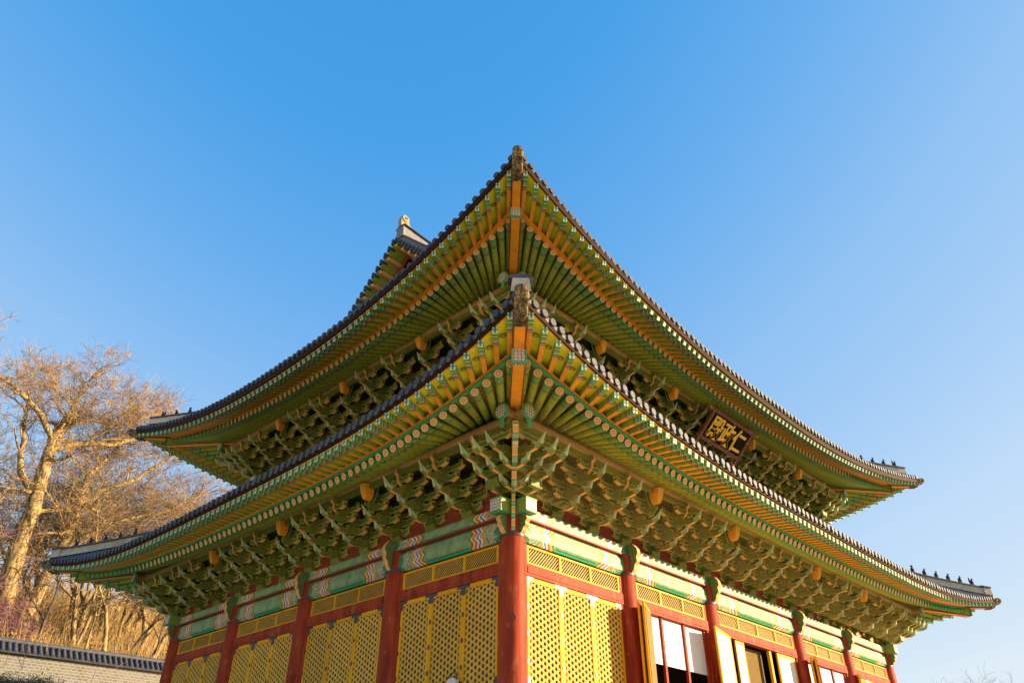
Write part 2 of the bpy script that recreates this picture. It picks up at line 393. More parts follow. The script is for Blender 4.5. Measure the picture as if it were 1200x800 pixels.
# ------------------------------------------------------------------ roofs
def roof_surface(roof, side, q_in, z_in, lift=0.0):
    """returns f(u,v) -> side-frame point on the tile surface"""
    t, zt, hl, hs, n, ins = EAVE[roof]['A']; L = LEN[side]; m = L/2; h = hl if side in 'SN' else hs
    def f(u, v):
        oh = t*(1-v)+q_in*v; oe = t-ins+ins*abs(u)**n
        o = oe*(1-v)+q_in*v; zm = h+(z_in-h)*(.80*v+.20*v*v); zh = zt+(z_in-zt)*(.62*v+.38*v*v)
        return Vector((o, m+(m+oh)*u, zm+(zh-zm)*abs(u)**n - .10))
    return f
def tile_roof(roof, q_in, z_in):
    mb = MB(); t = EAVE[roof]['A'][0]
    for side in 'SENW':
        F = FR[side]; f = roof_surface(roof, side, q_in, z_in); m = LEN[side]/2
        mb.grid([[F @ f(u, v/8) for u in UU] for v in range(9)], m_tile)
        N = int(2*(m+t-.12)/.30); s0 = m-N*.30/2
        for i in range(N+1):
            s = s0+i*.30; vm = min(1, (t-(abs(s-m)-m))/(t-q_in))
            if vm < .015: continue
            k = max(2, int(vm*9)); c = []
            for j in range(k+1):
                v = vm*j/k; oh = t*(1-v)+q_in*v; u = max(-1, min(1, (s-m)/(m+oh))); p = f(u, v); p.y = s; c.append(p)
            c[0] = c[0]+(c[0]-c[1]).normalized()*.04
            rows = []
            for p in c: rows.append([F @ (p+Vector((0, .085*cos(a), .02+.085*sin(a)))) for a in (0, pi/4, pi/2, 3*pi/4, pi)])
            mb.grid(rows, m_tile)
            e = c[0]; jit = random.uniform(-.012, .012); a = [F @ (e+Vector((.02+jit, .09*cos(2*pi*q/12), .01+.09*sin(2*pi*q/12)))) for q in range(12)]
            b = [F @ (e+Vector((-.05, .09*cos(2*pi*q/12), .01+.09*sin(2*pi*q/12)))) for q in range(12)]
            mb.add(a, [tuple(range(12))], m_tend); mb.add(a+b, [(q, (q+1) % 12, 12+(q+1) % 12, 12+q) for q in range(12)], m_tend)
            # drooping concave tile lip half way to the next column
            sm = s+.15
            if abs(sm-m) < m+t-.15:
                e2 = ev_s(roof, 'A', side, sm); z = e2.z-.10
                pr = [(-.11, .035), (0, 0), (.11, .035), (.10, -.045), (.05, -.085), (0, -.10), (-.05, -.085), (-.10, -.045)]
                A = [F @ Vector((e2.x+.0, sm+p[0], z+p[1])) for p in pr]; B = [F @ Vector((e2.x-.05, sm+p[0], z+p[1])) for p in pr]
                mb.add(A, [tuple(range(8))], m_tlip); mb.add(A+B, [(q, (q+1) % 8, 8+(q+1) % 8, 8+q) for q in range(8)], m_tlip)
    return mb
mkobj('lower_roof_tiles', tile_roof('lo', -IN, 5.2), I4, hall)
QU, ZU = -2.9, 10.87
ub = tile_roof('up', QU, ZU)
def fS(d): return ZU+(.76*d+.021*d*d)         # main slope above the hip, d = run inward
GX = 1.75
for side in 'SN':
    F = FR[side]; run = Dp/2+QU
    for (sa, sb) in ((GX, Wd-GX),):
        ub.grid([[F @ Vector((QU-run*j/8, sa+(sb-sa)*i/40, fS(run*j/8)-.10)) for i in range(41)] for j in range(9)], m_tile)
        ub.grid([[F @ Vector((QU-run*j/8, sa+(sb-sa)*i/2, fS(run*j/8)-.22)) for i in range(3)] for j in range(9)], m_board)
        for i in range(int((sb-sa)/.30)+1):
            s = sa+.05+i*.30; rows = []
            for j in range(9):
                p = Vector((QU-run*j/8, s, fS(run*j/8)-.10)); rows.append([F @ (p+Vector((0, .085*cos(a), .02+.085*sin(a)))) for a in (0, pi/4, pi/2, 3*pi/4, pi)])
            ub.grid(rows, m_tile)
    # rake edge: short tiles turned outward over both gables
    for gx, sg in ((GX, -1), (Wd-GX, 1)):
        for j in range(24):
            d = run*(j+.5)/24; p = F @ Vector((QU-d, gx, fS(d)-.06)); sgn = sg if side == 'S' else sg
            wx = gx if side == 'S' else Wd-gx; ox = -1 if wx < Wd/2 else 1
            p = Vector((wx, p.y, p.z)); ub.cyl(p+Vector((-ox*.5, 0, .03)), p+Vector((ox*.16, 0, 0)), .09, .09, 8, m_tile, mcap=m_tend)
            ub.box((p.x-.12, p.y-.15, p.z-.14), (p.x+.12, p.y+.15, p.z-.03), m_tend)
mkobj('upper_roof_tiles', ub, I4, hall)

# ridges
def ridge(name, pts, h, wd, mm=None):
    mm = mm or m_mortar
    """plastered ridge wall following pts (bottom centre line), with dark cap tiles"""
    mb = MB(); A = []; n = len(pts)
    for i, p in enumerate(pts):
        p = Vector(p); q0 = Vector(pts[max(i-1, 0)]); q1 = Vector(pts[min(i+1, n-1)]); d = q1-q0; d.z = 0; d.normalize(); sd = Vector((-d.y, d.x, 0))
        hh = h[i] if isinstance(h, list) else h
        A.append([p-sd*wd, p-sd*wd*.8+Vector((0, 0, hh)), p+sd*wd*.8+Vector((0, 0, hh)), p+sd*wd])
    mb.grid(A, mm, False); mb.add(A[0], [(0, 1, 2, 3)], mm); mb.add(A[-1], [(3, 2, 1, 0)], mm)
    C = [[a[1]+(a[1]-a[2])*.28+Vector((0, 0, .002)), a[1]+(a[1]-a[2])*.2+Vector((0, 0, .06)), (a[1]+a[2])/2+Vector((0, 0, .13)), a[2]+(a[2]-a[1])*.2+Vector((0, 0, .06)), a[2]+(a[2]-a[1])*.28+Vector((0, 0, .002)), a[1]+(a[1]-a[2])*.28+Vector((0, 0, .002))] for a in A]
    mb.grid(C, m_tile, False); mb.add(C[0][:5], [(0, 1, 2, 3, 4)], m_tile); mb.add(C[-1][:5], [(4, 3, 2, 1, 0)], m_tile)
    return mkobj(name, mb, I4, hall)
def hip_pts(roof, cx, q_in, z_in, v0, v1, n=14):
    t, zt = EAVE[roof]['A'][:2]; out = []
    for i in range(n+1):
        v = v0+(v1-v0)*i/n; oh = t*(1-v)+q_in*v; z = zt+(z_in-zt)*(.62*v+.38*v*v)-.05
        x = -oh if cx[0] < 0 else Wd+oh; y = -oh if cx[1] < 0 else Dp+oh; out.append((x, y, z))
    return out
CORN = [(-1, -1), (1, -1), (1, 1), (-1, 1)]
for c in CORN:
    pq = hip_pts('lo', c, -IN, 5.2, .012, .055, 1)
    ridge('ridge_end_block', [(p[0], p[1], p[2]-.02) for p in pq], .34, .21)
    ridge('hip_ridge', hip_pts('lo', c, -IN, 5.2, .055, 1), .29, .17)
    ridge('hip_ridge', hip_pts('up', c, QU, ZU, .07, 1), .29, .17)
run = Dp/2+QU
zr = fS(run)
for gx in (GX+.35, Wd-GX-.35):
    for sgy in (1, -1):
        pts = [(gx, (-QU+run*j/10) if sgy > 0 else Dp-(-QU+run*j/10), fS(run*j/10)-.08) for j in range(11)]
        ridge('descending_ridge', pts, .42, .20, m_mortar_shade)
n = 24; pts = []; hs = []
for i in range(n+1):
    x = GX+.1+(Wd-2*GX-.2)*i/n; a = abs(2*i/n-1)**3; pts.append((x, Dp/2, zr-.25+.35*a)); hs.append(.62)
ridge('main_ridge', pts, hs, .28, m_mortar_shade)
for gx, sg in ((GX+.05, 1), (Wd-GX-.05, -1)):       # curled ridge-end ornament
    mb = MB(); prof = [(0, 0), (.95, 0), (.95, .25), (.72, .38), (.62, .62), (.66, .85), (.5, 1.02), (.28, 1.05), (.06, .92), (-.04, .6), (-.02, .3)]
    prof = [(p[0]*sg, p[1]) for p in prof]
    mb.prism(prof, -.17, .17, m_tan, 'y'); mb.cyl((.30*sg, -.24, .72), (.30*sg, .24, .72), .27, .27, 16, m_tan, smooth=False)
    mb.tube([(.30*sg+.12*cos(a)*sg*(1-a/14), -.26, .72+.12*sin(a)*(1-a/14)) for a in [i*.6 for i in range(12)]], .018, 5, m_clay)
    mkobj('ridge_end_ornament', mb, TR((gx, Dp/2, zr-.25+.35+.68)) @ Matrix.Scale(.66, 4), hall)

# gables
for gx, ox in ((QU*-1, -1), (Wd+QU, 1)):
    mb = MB(); xo = gx; N = 12; z0 = ZU-.6
    L = [(-QU+run*j/N, fS(run*j/N)-.3) for j in range(N+1)]; L += [(Dp-y, z) for y, z in L[::-1][1:]]
    poly = [(L[0][0], z0)]+L+[(L[-1][0], z0)]
    mb.prism(poly, xo-.05, xo+.05, m_redw, 'x'); mkobj('gable_wall', mb, I4, hall)
    mb = MB()        # barge boards following both rakes
    xb = gx+ox*.42
    for a, b in zip(L[:-1], L[1:]):
        mb.prism([(a[0], a[1]+.02), (b[0], b[1]+.02), (b[0], b[1]-.42), (a[0], a[1]-.42)], xb-.04, xb+.04, m_redw, 'x')
    mkobj('barge_board', mb, I4, hall)
    for j in range(1, 2*N*1):
        mb = MB()
        y = L[0][0]+(L[-1][0]-L[0][0])*j/(2*N); z = fS((min(y, Dp-y)+QU))-.36
        mb.box((min(xb, xb+ox*.75), y-.06, z-.14), (max(xb, xb+ox*.75), y+.06, z+.01), m_peach); mkobj('rake_rafter', mb, I4, hall)
    mb = MB()
    for k, (a, b) in enumerate(zip(L[:-1], L[1:])):
        mb.prism([(a[0], a[1]+.03), (b[0], b[1]+.03), (b[0], b[1]+.07), (a[0], a[1]+.07)], min(xb, xb+ox*.8), max(xb, xb+ox*.8), m_green, 'x')
    mkobj('rake_soffit', mb, I4, hall)

# eave boards, soffits, trim
for roof in ('lo', 'up'):
    Po, Pz, ins = PUR[roof]
    mb = MB(); mc = MB(); ms = MB(); mf = MB()
    trim = [m_bgreen]*4 if roof == 'lo' else [m_orange]*4
    for side in 'SENW':
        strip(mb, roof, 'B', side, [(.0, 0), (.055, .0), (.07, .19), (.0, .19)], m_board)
        strip(mb, roof, 'B', side, [(-.05, -.0), (.0, -.0), (.0, .05), (-.05, .05)], m_yellow)
        strip(mc, roof, 'C', side, [(-.08, 0), (.055, 0), (.055, .06), (-.08, .06)], trim)
        strip(mc, roof, 'C', side, [(-.08, .06), (.085, .06), (.085, .095), (-.08, .095)], m_orange)
        strip(mc, roof, 'C', side, [(-.06, .09), (-.03, .09), (-.03, .25), (-.06, .25)], m_green)
        F = FR[side]; m = LEN[side]/2
        rows = []
        for u in UU:       # soffit above the rafters: from the rafter ends in past the purlin
            e = ev(roof, 'C', side, u, -.02, 0); L_ = m+Po; lift = .38*abs(u)**4 if roof == 'lo' else .48*abs(u)**4
            p = Vector((Po, m+L_*u, Pz+.34+lift)); q = Vector((Po-1.0, m+(L_-1.0)*u, Pz+.34+.5+lift))
            rows.append([F @ e, F @ ((e+p)/2), F @ p, F @ q])
        ms.grid(rows, m_soff)
        rows = []
        for u in UU:
            a = ev(roof, 'C', side, u, -.05, .245); b = ev(roof, 'B', side, u, .01, .002); rows.append([F @ a, F @ b])
        mf.grid(rows, m_lgreen)
    mkobj('eave_board', mb, I4, hall); mkobj('rafter_end_trim', mc, I4, hall); mkobj('soffit', ms, I4, hall)
    mkobj('outer_soffit', mf, I4, hall)

# rafters
def rafter_mesh():
    mb = MB(); n = 12; A = []; B = []; xs = [-2.9, -.6, -.3, 0]; rr = [.095, .098, .102, .10]
    for x, r in zip(xs, rr): A.append([Vector((x, r*cos(2*pi*i/n), r*sin(2*pi*i/n))) for i in range(n+1)])
    mb.grid(A, m_rafter); mb.add(A[-1][:-1], [tuple(range(n))], m_rend); return mb
def buy_mesh():
    mb = MB(); mb.box((-1.0, -.055, -.15), (0, .055, 0), [m_buy, m_buy, m_buy, m_buy, m_bend, m_buy]); return mb
ME_R = rafter_mesh().mesh('rafter'); ME_B = buy_mesh().mesh('flying_rafter')
def orient(p, d, sx=1):
    x = d.normalized(); y = Vector((0, 0, 1)).cross(x).normalized(); z = x.cross(y)
    M = Matrix((x, y, z)).transposed().to_4x4(); M.translation = p; return M @ Matrix.Diagonal((sx, 1, 1, 1))
RM = []; BM = []; PREV = {}; MED = {'lo': MB(), 'up': MB()}
for roof in ('lo', 'up'):
    Po, Pz, ins = PUR[roof]; foc = 2.7+ins
    for side in 'SENW':
        F = FR[side]; m = LEN[side]/2; tC = EAVE[roof]['C'][0]
        ss = []; s = -tC+.30
        while s < m:
            ss.append(s); s += .30+.10*max(0, min(1, (1.0-s)/3.0))
        k = (m-.15-ss[-1]) if True else 0
        ss = [a+k*(i/len(ss)) for i, a in enumerate(ss)]; ss = ss+[2*m-a for a in ss[::-1]]
        for s in ss:
            e = ev_s(roof, 'C', side, s); u = (s-m)/(m+tC)
            a = min(s, 2*m-s); sg = 1 if s < m else -1
            if a < foc: d2 = Vector((-(e.x+foc), sg*(foc-a), 0))
            else: d2 = Vector((-1, 0, 0))
            tt = (e.x-Po)/(-d2.x); pp = Vector((Po, s+d2.y*tt, 0)); up_ = (pp.y-m)/(m+Po)
            lift = (.38 if roof == 'lo' else .48)*min(1, abs(up_))**4
            p = Vector((Po, pp.y, Pz+.235+lift)); E = Vector((e.x-.03, s, e.z-.105))
            RM.append((F @ E, orient(F @ E, F.to_3x3() @ (E-p))))
            # flying rafter above it
            dh = (E-p); dh.z = 0; dh.normalize(); base = Vector((e.x, s, e.z+.09+.15))-dh*.18
            q = base.copy(); 
            for _ in range(200):
                q = q+dh*.02; bq = ev_s(roof, 'B', side, q.y)
                if q.x >= bq.x-.01: break
            if abs(q.y-m) > m+EAVE[roof]['B'][0]-.09: continue
            q.z = ev_s(roof, 'B', side, q.y).z-.001
            BM.append((F @ q, orient(F @ q, F.to_3x3() @ (q-base), (q-base).length)))
            if side in 'SW':       # painted medallions on the boards between flying rafters
                if PREV.get('k') == (roof, side):
                    pb, pq = PREV['v']; c = (base*.38+q*.62+pb*.38+pq*.62)*.5; uu = (c.y-m)/(m+c.x); f_ = .6
                    for _ in range(8):
                        a1 = ev(roof, 'C', side, uu, -.05, .245); b1 = ev(roof, 'B', side, uu, .01, .002); f_ = (c.x-a1.x)/(b1.x-a1.x); uu += (c.y-a1.lerp(b1, f_).y)/(m+3)
                    uu = max(-1, min(1, uu)); a1 = ev(roof, 'C', side, uu, -.05, .245); b1 = ev(roof, 'B', side, uu, .01, .002)
                    f_ = (c.x-a1.x)/(b1.x-a1.x); c.z = a1.z+(b1.z-a1.z)*f_; t2 = ev(roof, 'C', side, min(1, uu+.01), -.05, .245).lerp(ev(roof, 'B', side, min(1, uu+.01), .01, .002), f_)-ev(roof, 'C', side, max(-1, uu-.01), -.05, .245).lerp(ev(roof, 'B', side, max(-1, uu-.01), .01, .002), f_)
                    nn = F.to_3x3() @ (b1-a1).cross(t2)
                    if nn.z > 0: nn = -nn
                    nn.normalize(); c = F @ c
                    for r, mm, k2 in ((.090, m_ring, .010), (.074, m_lgreen, .014), (.060, m_ring, .018), (.036, m_peach, .022)): MED[roof].disc(c+nn*k2, nn, r, 12, mm)
                PREV['k'] = (roof, side); PREV['v'] = (base.copy(), q.copy())
def split(lst, me, name):
    lst.sort(key=lambda t: (t[0]-CAM).length); first = None
    for i, (p, M) in enumerate(lst[:100]): mkobj(name, me, M, hall)
    vs = [v.co.copy() for v in me.vertices]; fs = [tuple(f.vertices) for f in me.polygons]; mi = [f.material_index for f in me.polygons]; sm = [f.use_smooth for f in me.polygons]
    V = []; Fc = []; MI = []; SM = []; UV = []
    for p, M in lst[100:]:
        b = len(V); V += [M @ v for v in vs]; UV += vs; Fc += [tuple(i+b for i in f) for f in fs]; MI += mi; SM += sm
    m2 = bpy.data.meshes.new(name+'s'); m2.from_pydata(V, [], Fc)
    for mt in me.materials: m2.materials.append(mt_attr(mt))
    m2.polygons.foreach_set('material_index', MI); m2.polygons.foreach_set('use_smooth', SM)
    at = m2.attributes.new('loc', 'FLOAT_VECTOR', 'POINT'); at.data.foreach_set('vector', [c for v in UV for c in v]); m2.update()
    # normals of the single piece, for the paint that depends on which way a face points
    if name == 'flying_rafter':
        at = m2.attributes.new('lnz', 'FLOAT', 'FACE'); per = [abs(f.normal.z) for f in me.polygons]; at.data.foreach_set('value', per*(len(lst)-100))
    mkobj(name+'s', m2, I4, hall, kind='stuff')
ATT = {}
def mt_attr(mt):
    if mt.name in ATT: return ATT[mt.name]
    c = mt.copy(); t = c.node_tree
    a = t.nodes.new('ShaderNodeAttribute'); a.attribute_name = 'loc'
    for l in list(t.links):
        if l.from_node.type == 'TEX_COORD' and l.from_socket.name == 'Object': s = l.to_socket; t.links.remove(l); t.links.new(a.outputs['Vector'], s)
    for nd in list(t.nodes):
        if nd.type == 'VECT_TRANSFORM':
            b = t.nodes.new('ShaderNodeAttribute'); b.attribute_name = 'lnz'
            for l in list(t.links):
                if l.from_node == nd:
                    sepn = l.to_node
                    for l2 in list(t.links):
                        if l2.from_node == sepn: s = l2.to_socket; t.links.remove(l2); t.links.new(b.outputs['Fac'], s)
    ATT[mt.name] = c; return c
split(RM, ME_R, 'rafter'); split(BM, ME_B, 'flying_rafter')
for r in ('lo', 'up'): mkobj('soffit_medallions', MED[r], I4, hall, kind='stuff')

# hip rafters with stoneware caps
def hipbox(mb, a, b, wd, ht, mats):
    a = Vector(a); b = Vector(b); d = (b-a); M = orient(a, d); L = d.length
    mb.box((0, -wd/2, -ht), (L, wd/2, 0), mats, M)
    for sg in (-1, 1): mb.box((.0, sg*wd/2-.014, -ht-.006), (L-.012, sg*wd/2+.014, -ht+.03), m_redw, M)
for roof in ('lo', 'up'):
    Po, Pz, ins = PUR[roof]; tC, zC = EAVE[roof]['C'][:2]; tB, zB = EAVE[roof]['B'][:2]
    for c in CORN:
        def P(o, z): return Vector((-o if c[0] < 0 else Wd+o, -o if c[1] < 0 else Dp+o, z))
        lo_ = [m_orange, m_green, m_green, m_green, m_lotus, m_green]
        mb = MB(); hipbox(mb, P(Po-1.2, Pz+.95), P(tC+.06, zC+.02), .27, .40, lo_); hr = mkobj('hip_rafter', mb, I4, hall)
        mb = MB(); hipbox(mb, P(tC-.5, zC+.24), P(tB-.12, zB-.02), .25, .26, [m_orange, m_green, m_green, m_green, m_orange, m_green]); mkobj('upper_hip_rafter', mb, I4, hr)
        # white collar plate at the end of the lower hip rafter
        a = P(tC+.065, zC+.02); d = (P(1, 0)-P(0, 0)).normalized(); M = orient(a, d)
        mb = MB(); mb.box((0, -.165, -.36), (.03, .165, .0), [m_bgreen, m_bgreen, m_bgreen, m_bgreen, m_lotus, m_bgreen])
        for q in (-.165, .135): mb.box((-.015, q, -.36), (.045, q+.03, .012), m_bgreen)
        mb.box((-.012, -.163, -.38), (.046, .163, -.35), m_bgreen)
        mkobj('painted_end_plate', mb, M, hall)
        # stoneware cap
        mb = MB(); M = orient(P(tB-.26, zB-.03), d+Vector((0, 0, .04)))
        prof = [(-.06, .14), (.15, .17), (.38, .14), (.52, .19), (.66, .20), (.78, .12), (.76, .0), (.62, -.10), (.42, -.14), (.30, -.26), (.05, -.28), (-.06, -.28)]
        ys = ((-.14, .80), (-.125, .90), (-.08, .97), (-.03, 1.0), (.03, 1.0), (.08, .97), (.125, .90), (.14, .80)); cxp, czp = .35, -.03
        rows = [[Vector((cxp+(p[0]-cxp)*k, y, czp+(p[1]-czp)*k)) for p in prof+prof[:1]] for y, k in ys]
        mb.grid(rows, m_tosu, False); mb.add(rows[0][:-1], [tuple(range(len(prof)))[::-1]], m_tosu); mb.add(rows[-1][:-1], [tuple(range(len(prof)))], m_tosu)
        for sg in (-1, 1):
            mb.ball((.48, .13*sg, .07), (.06, .03, .05), m_tosu); mb.tube([(.3, .14*sg, -.02), (.2, .15*sg, .08), (.02, .145*sg, .12)], .022, 5, m_tosu)
        for q in (-.07, .04, .15): mb.box((q, -.145, -.295), (q+.035, .145, .10), m_tosu)
        mkobj('stoneware_rafter_cap', mb, M, hall)

# ------------------------------------------------------------------ purlins, beams, columns, walls
def storey(ins, zb, roof, bx, by, ncol):
    """beams at zb-.07 .. zb+.76 on the column line inset by ins"""
    lines = {'S': bx, 'N': [Wd-x for x in bx[::-1]], 'E': by, 'W': [Dp-y for y in by[::-1]]}
    for side in 'SENW':
        F = FR[side]; ln = lines[side]
        for i in range(len(ln)-1):
            a, b = ln[i]+.0, ln[i+1]-.0
            r = .24
            pr = [(-.17, .47), (.10, .47), (.16, .40), (.19, .20), (.17, .05), (.08, -.06), (-.17, -.06)]
            mb = MB(); L = b-a-2*r; mb.prism([(p[0]-ins, p[1]+zb) for p in pr], -L/2, L/2, m_beam, 'y', [m_beam]*7)
            mkobj('tie_beam', mb, F @ TR((0, (a+b)/2, 0)), hall)
            mb = MB(); L = b-a; mb.box((-.2-ins, -L/2+.001, zb+.52), (.21-ins, L/2-.001, zb+.765), m_beam); mkobj('plate_beam', mb, F @ TR((0, (a+b)/2, 0)), hall)
            mb = MB(); mb.box((-.19-ins, a+.01, zb+.472), (.235-ins, b-.01, zb+.518), m_redw); mkobj('beam_fillet', mb, F, hall)
            # panel between the brackets, behind them
            mb = MB(); mb.box((-.08-ins, a, zb+.77), (-.03-ins, b, zb+2.1), m_redw); mkobj('bracket_panel', mb, F, hall)
    return lines
L1 = storey(0, 0, 'lo', BX, BY, 1)
UZ = 5.73; BXU = [IN, BX[1], BX[2], BX[3], BX[4], Wd-IN]; BYU = [IN, BY[1], BY[2], BY[3], Dp-IN]
L2 = storey(IN, UZ, 'up', BXU, BYU, 1)
for ins, zb, roof in ((0, 0, 'lo'), (IN, UZ, 'up')):
    Po, Pz, _ = PUR[roof]
    for side in 'SENW':
        F = FR[side]; L = LEN[side]
        mb = MB(); mb.cyl((Po-.02, -Po-.42, Pz+.15), (Po-.02, L+Po+.42, Pz+.15), .125, .125, 16, m_purlin, mcap=m_lotus)
        mb.box((Po-.09, -Po-.3, Pz-.12), (Po+.03, L+Po+.3, Pz+.035), m_brk)
        mkobj('eave_purlin', mb, F, hall)
        if True:   # sloping boards between bracket steps
            mb = MB(); z0 = zb+.80
            pts = [(-.03-ins, z0+.86), (.42-ins, z0+.90), (.44-ins, z0+1.12), (.88-ins, z0+1.14), (.90-ins, z0+1.30), (1.33-ins, z0+1.36)]
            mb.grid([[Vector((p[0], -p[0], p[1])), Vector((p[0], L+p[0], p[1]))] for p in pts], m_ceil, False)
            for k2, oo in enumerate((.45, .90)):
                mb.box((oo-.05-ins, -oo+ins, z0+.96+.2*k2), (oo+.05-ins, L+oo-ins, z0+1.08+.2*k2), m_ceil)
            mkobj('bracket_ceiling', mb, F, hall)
    # round decorated ends at the four corners
    for c in CORN:
        for ax in (0, 1):
            o = Po+.46; a = Po-.02; z = Pz+.13
            p = [(-a if c[0] < 0 else Wd+a), (-a if c[1] < 0 else Dp+a)]; p[ax] = (-o if c[ax] < 0 else (Wd if ax == 0 else Dp)+o)
            d = Vector((0, 0, 0)); d[ax] = c[ax]
            M = orient(Vector((*p, z)), d); mb = MB(); mb.cyl((-.06, 0, 0), (0, 0, 0), .21, .21, 20, m_bgreen, smooth=False); mb.cyl((0, 0, 0), (.012, 0, 0), .165, .165, 20, m_lotus, smooth=False)
            mb.box((-.05, -.05, -.42), (-.005, .05, -.2), m_bgreen)
            mkobj('purlin_end_roundel', mb, M, hall)
            # crossing ends of the plate beam, boxed and painted
            q = [(ins if c[0] < 0 else Wd-ins), (ins if c[1] < 0 else Dp-ins)]
            M = orient(Vector((*q, zb)), d)
            mb = MB(); mb.box((.215, -.19, .50), (.62, .19, .80), [m_orange, m_bgreen, m_green, m_green, m_lotus, m_green])
            mb.box((.20, -.2, .47), (.64, .2, .499), m_bgreen); mb.box((.20, -.2, .801), (.64, .2, .83), m_bgreen)
            mkobj('plate_beam_end', mb, M, hall)
EARP = [(.20, -.04), (.30, -.02), (.40, .10), (.44, .22), (.52, .30), (.50, .42), (.56, .52), (.54, .64), (.46, .74), (.40, .80), (.20, .80)]
def ear_mesh():
    mb = MB(); mb.prism(EARP, -.07, .07, m_ear, 'y', [m_peach]*9+[None, None]); return mb.mesh('carved_bracket')
ME_EAR = ear_mesh()
for ins, zb, LL in ((0, 0, L1), (IN, UZ, L2)):
    for side in 'SENW':
        for i, s in enumerate(LL[side]):
            if i in (0, len(LL[side])-1):
                mkobj('carved_bracket', ME_EAR, FR[side] @ TR((-ins, s, zb)) @ Matrix.Scale(.62, 4, (0, 0, 1)) @ Matrix.Scale(.95, 4, (1, 0, 0)), hall)
            else: mkobj('carved_bracket', ME_EAR, FR[side] @ TR((-ins, s, zb)), hall)
def column_mesh(z0, z1, r=.31):
    mb = MB(); mb.cyl((0, 0, z0), (0, 0, z1), r, r*.96, 28, m_red); mb.cyl((0, 0, -.045), (0, 0, .012), r*1.02, r*1.02, 28, m_iron); return mb.mesh('column')
MEC = column_mesh(BASE+.15, .50); MEU = column_mesh(-1.2, .50)
mb = MB(); mb.cyl((0, 0, BASE), (0, 0, BASE+.15), .42, .36, 24, m_granite, smooth=False); MEB = mb.mesh('plinth')
cols = [(x, y) for x in BX for y in (0, Dp)]+[(x, y) for y in BY[1:-1] for x in (0, Wd)]
for x, y in cols:
    c = mkobj('column', MEC, TR((x, y, 0)), hall); mkobj('plinth', MEB, TR((x, y, 0)), c)
    if (x, y) == (0, 0):
        ring = MB(); z = -1.98; dr = Vector((-.72, -.69, 0)); sd = Vector((.69, -.72, 0)); p0 = dr*.285+Vector((0, 0, z))
        ring.cyl(dr*.27+Vector((0, 0, z+.10)), dr*.33+Vector((0, 0, z+.10)), .02, .02, 8, m_iron)
        ring.tube([dr*.30+sd*.07*cos(a)+Vector((0, 0, z+.02+.07*sin(a))) for a in [i*2*pi/16 for i in range(17)]], .011, 6, m_iron); mkobj('iron_ring', ring, I4, c)
for x in BXU:
    for y in (IN, Dp-IN): mkobj('upper_column', MEU, TR((x, y, UZ)), hall)
for y in BYU[1:-1]:
    for x in (IN, Wd-IN): mkobj('upper_column', MEU, TR((x, y, UZ)), hall)
mb = MB()
for side in 'SENW': mb.box((-IN-.08, IN, 4.6), (-IN-.02, LEN[side]-IN, UZ-.02), m_redw, FR[side])
mkobj('upper_wall', mb, I4, hall)

# ------------------------------------------------------------------ bracket sets
def arm(mb, o, z, half, h=.20, wd=.11):
    pr = [(-half, z+h), (-half, z+h*.45), (-half+.06, z+h*.28), (-half+.13, z+h*.10), (-half+.22, z), (half-.22, z), (half-.13, z+h*.10), (half-.06, z+h*.28), (half, z+h*.45), (half, z+h)]
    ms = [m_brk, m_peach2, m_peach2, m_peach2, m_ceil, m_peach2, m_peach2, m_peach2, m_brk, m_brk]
    mb.prism([p for p in pr], o-wd/2, o+wd/2, m_rim, 'x', ms)
    q = [(y*(1-.045/half), z+.026+(zz-z)*(1-.05/h)) for y, zz in pr]; mb.prism(q, o+wd/2, o+wd/2+.004, m_brk, 'x')
    for y in (-half+.08, 0, half-.08): mb.prism([(y-.075, z+h+.075), (y-.075, z+h+.04), (y-.045, z+h+.002), (y+.045, z+h+.002), (y+.075, z+h+.04), (y+.075, z+h+.075)], o-.075, o+.075, m_brk, 'x', [None, m_peach, None, m_peach, None, None])
def tongue_prof(o, z, L=.58):
    top = [(o-.10, z+.18), (o+.08, z+.13), (o+.24, z+.115), (o+.40, z+.17), (o+L, z+.34)]
    bot = [(o+L-.02, z+.31), (o+.44, z+.08), (o+.28, z+.0), (o+.10, z-.03), (o-.10, z-.0)]
    return top+bot
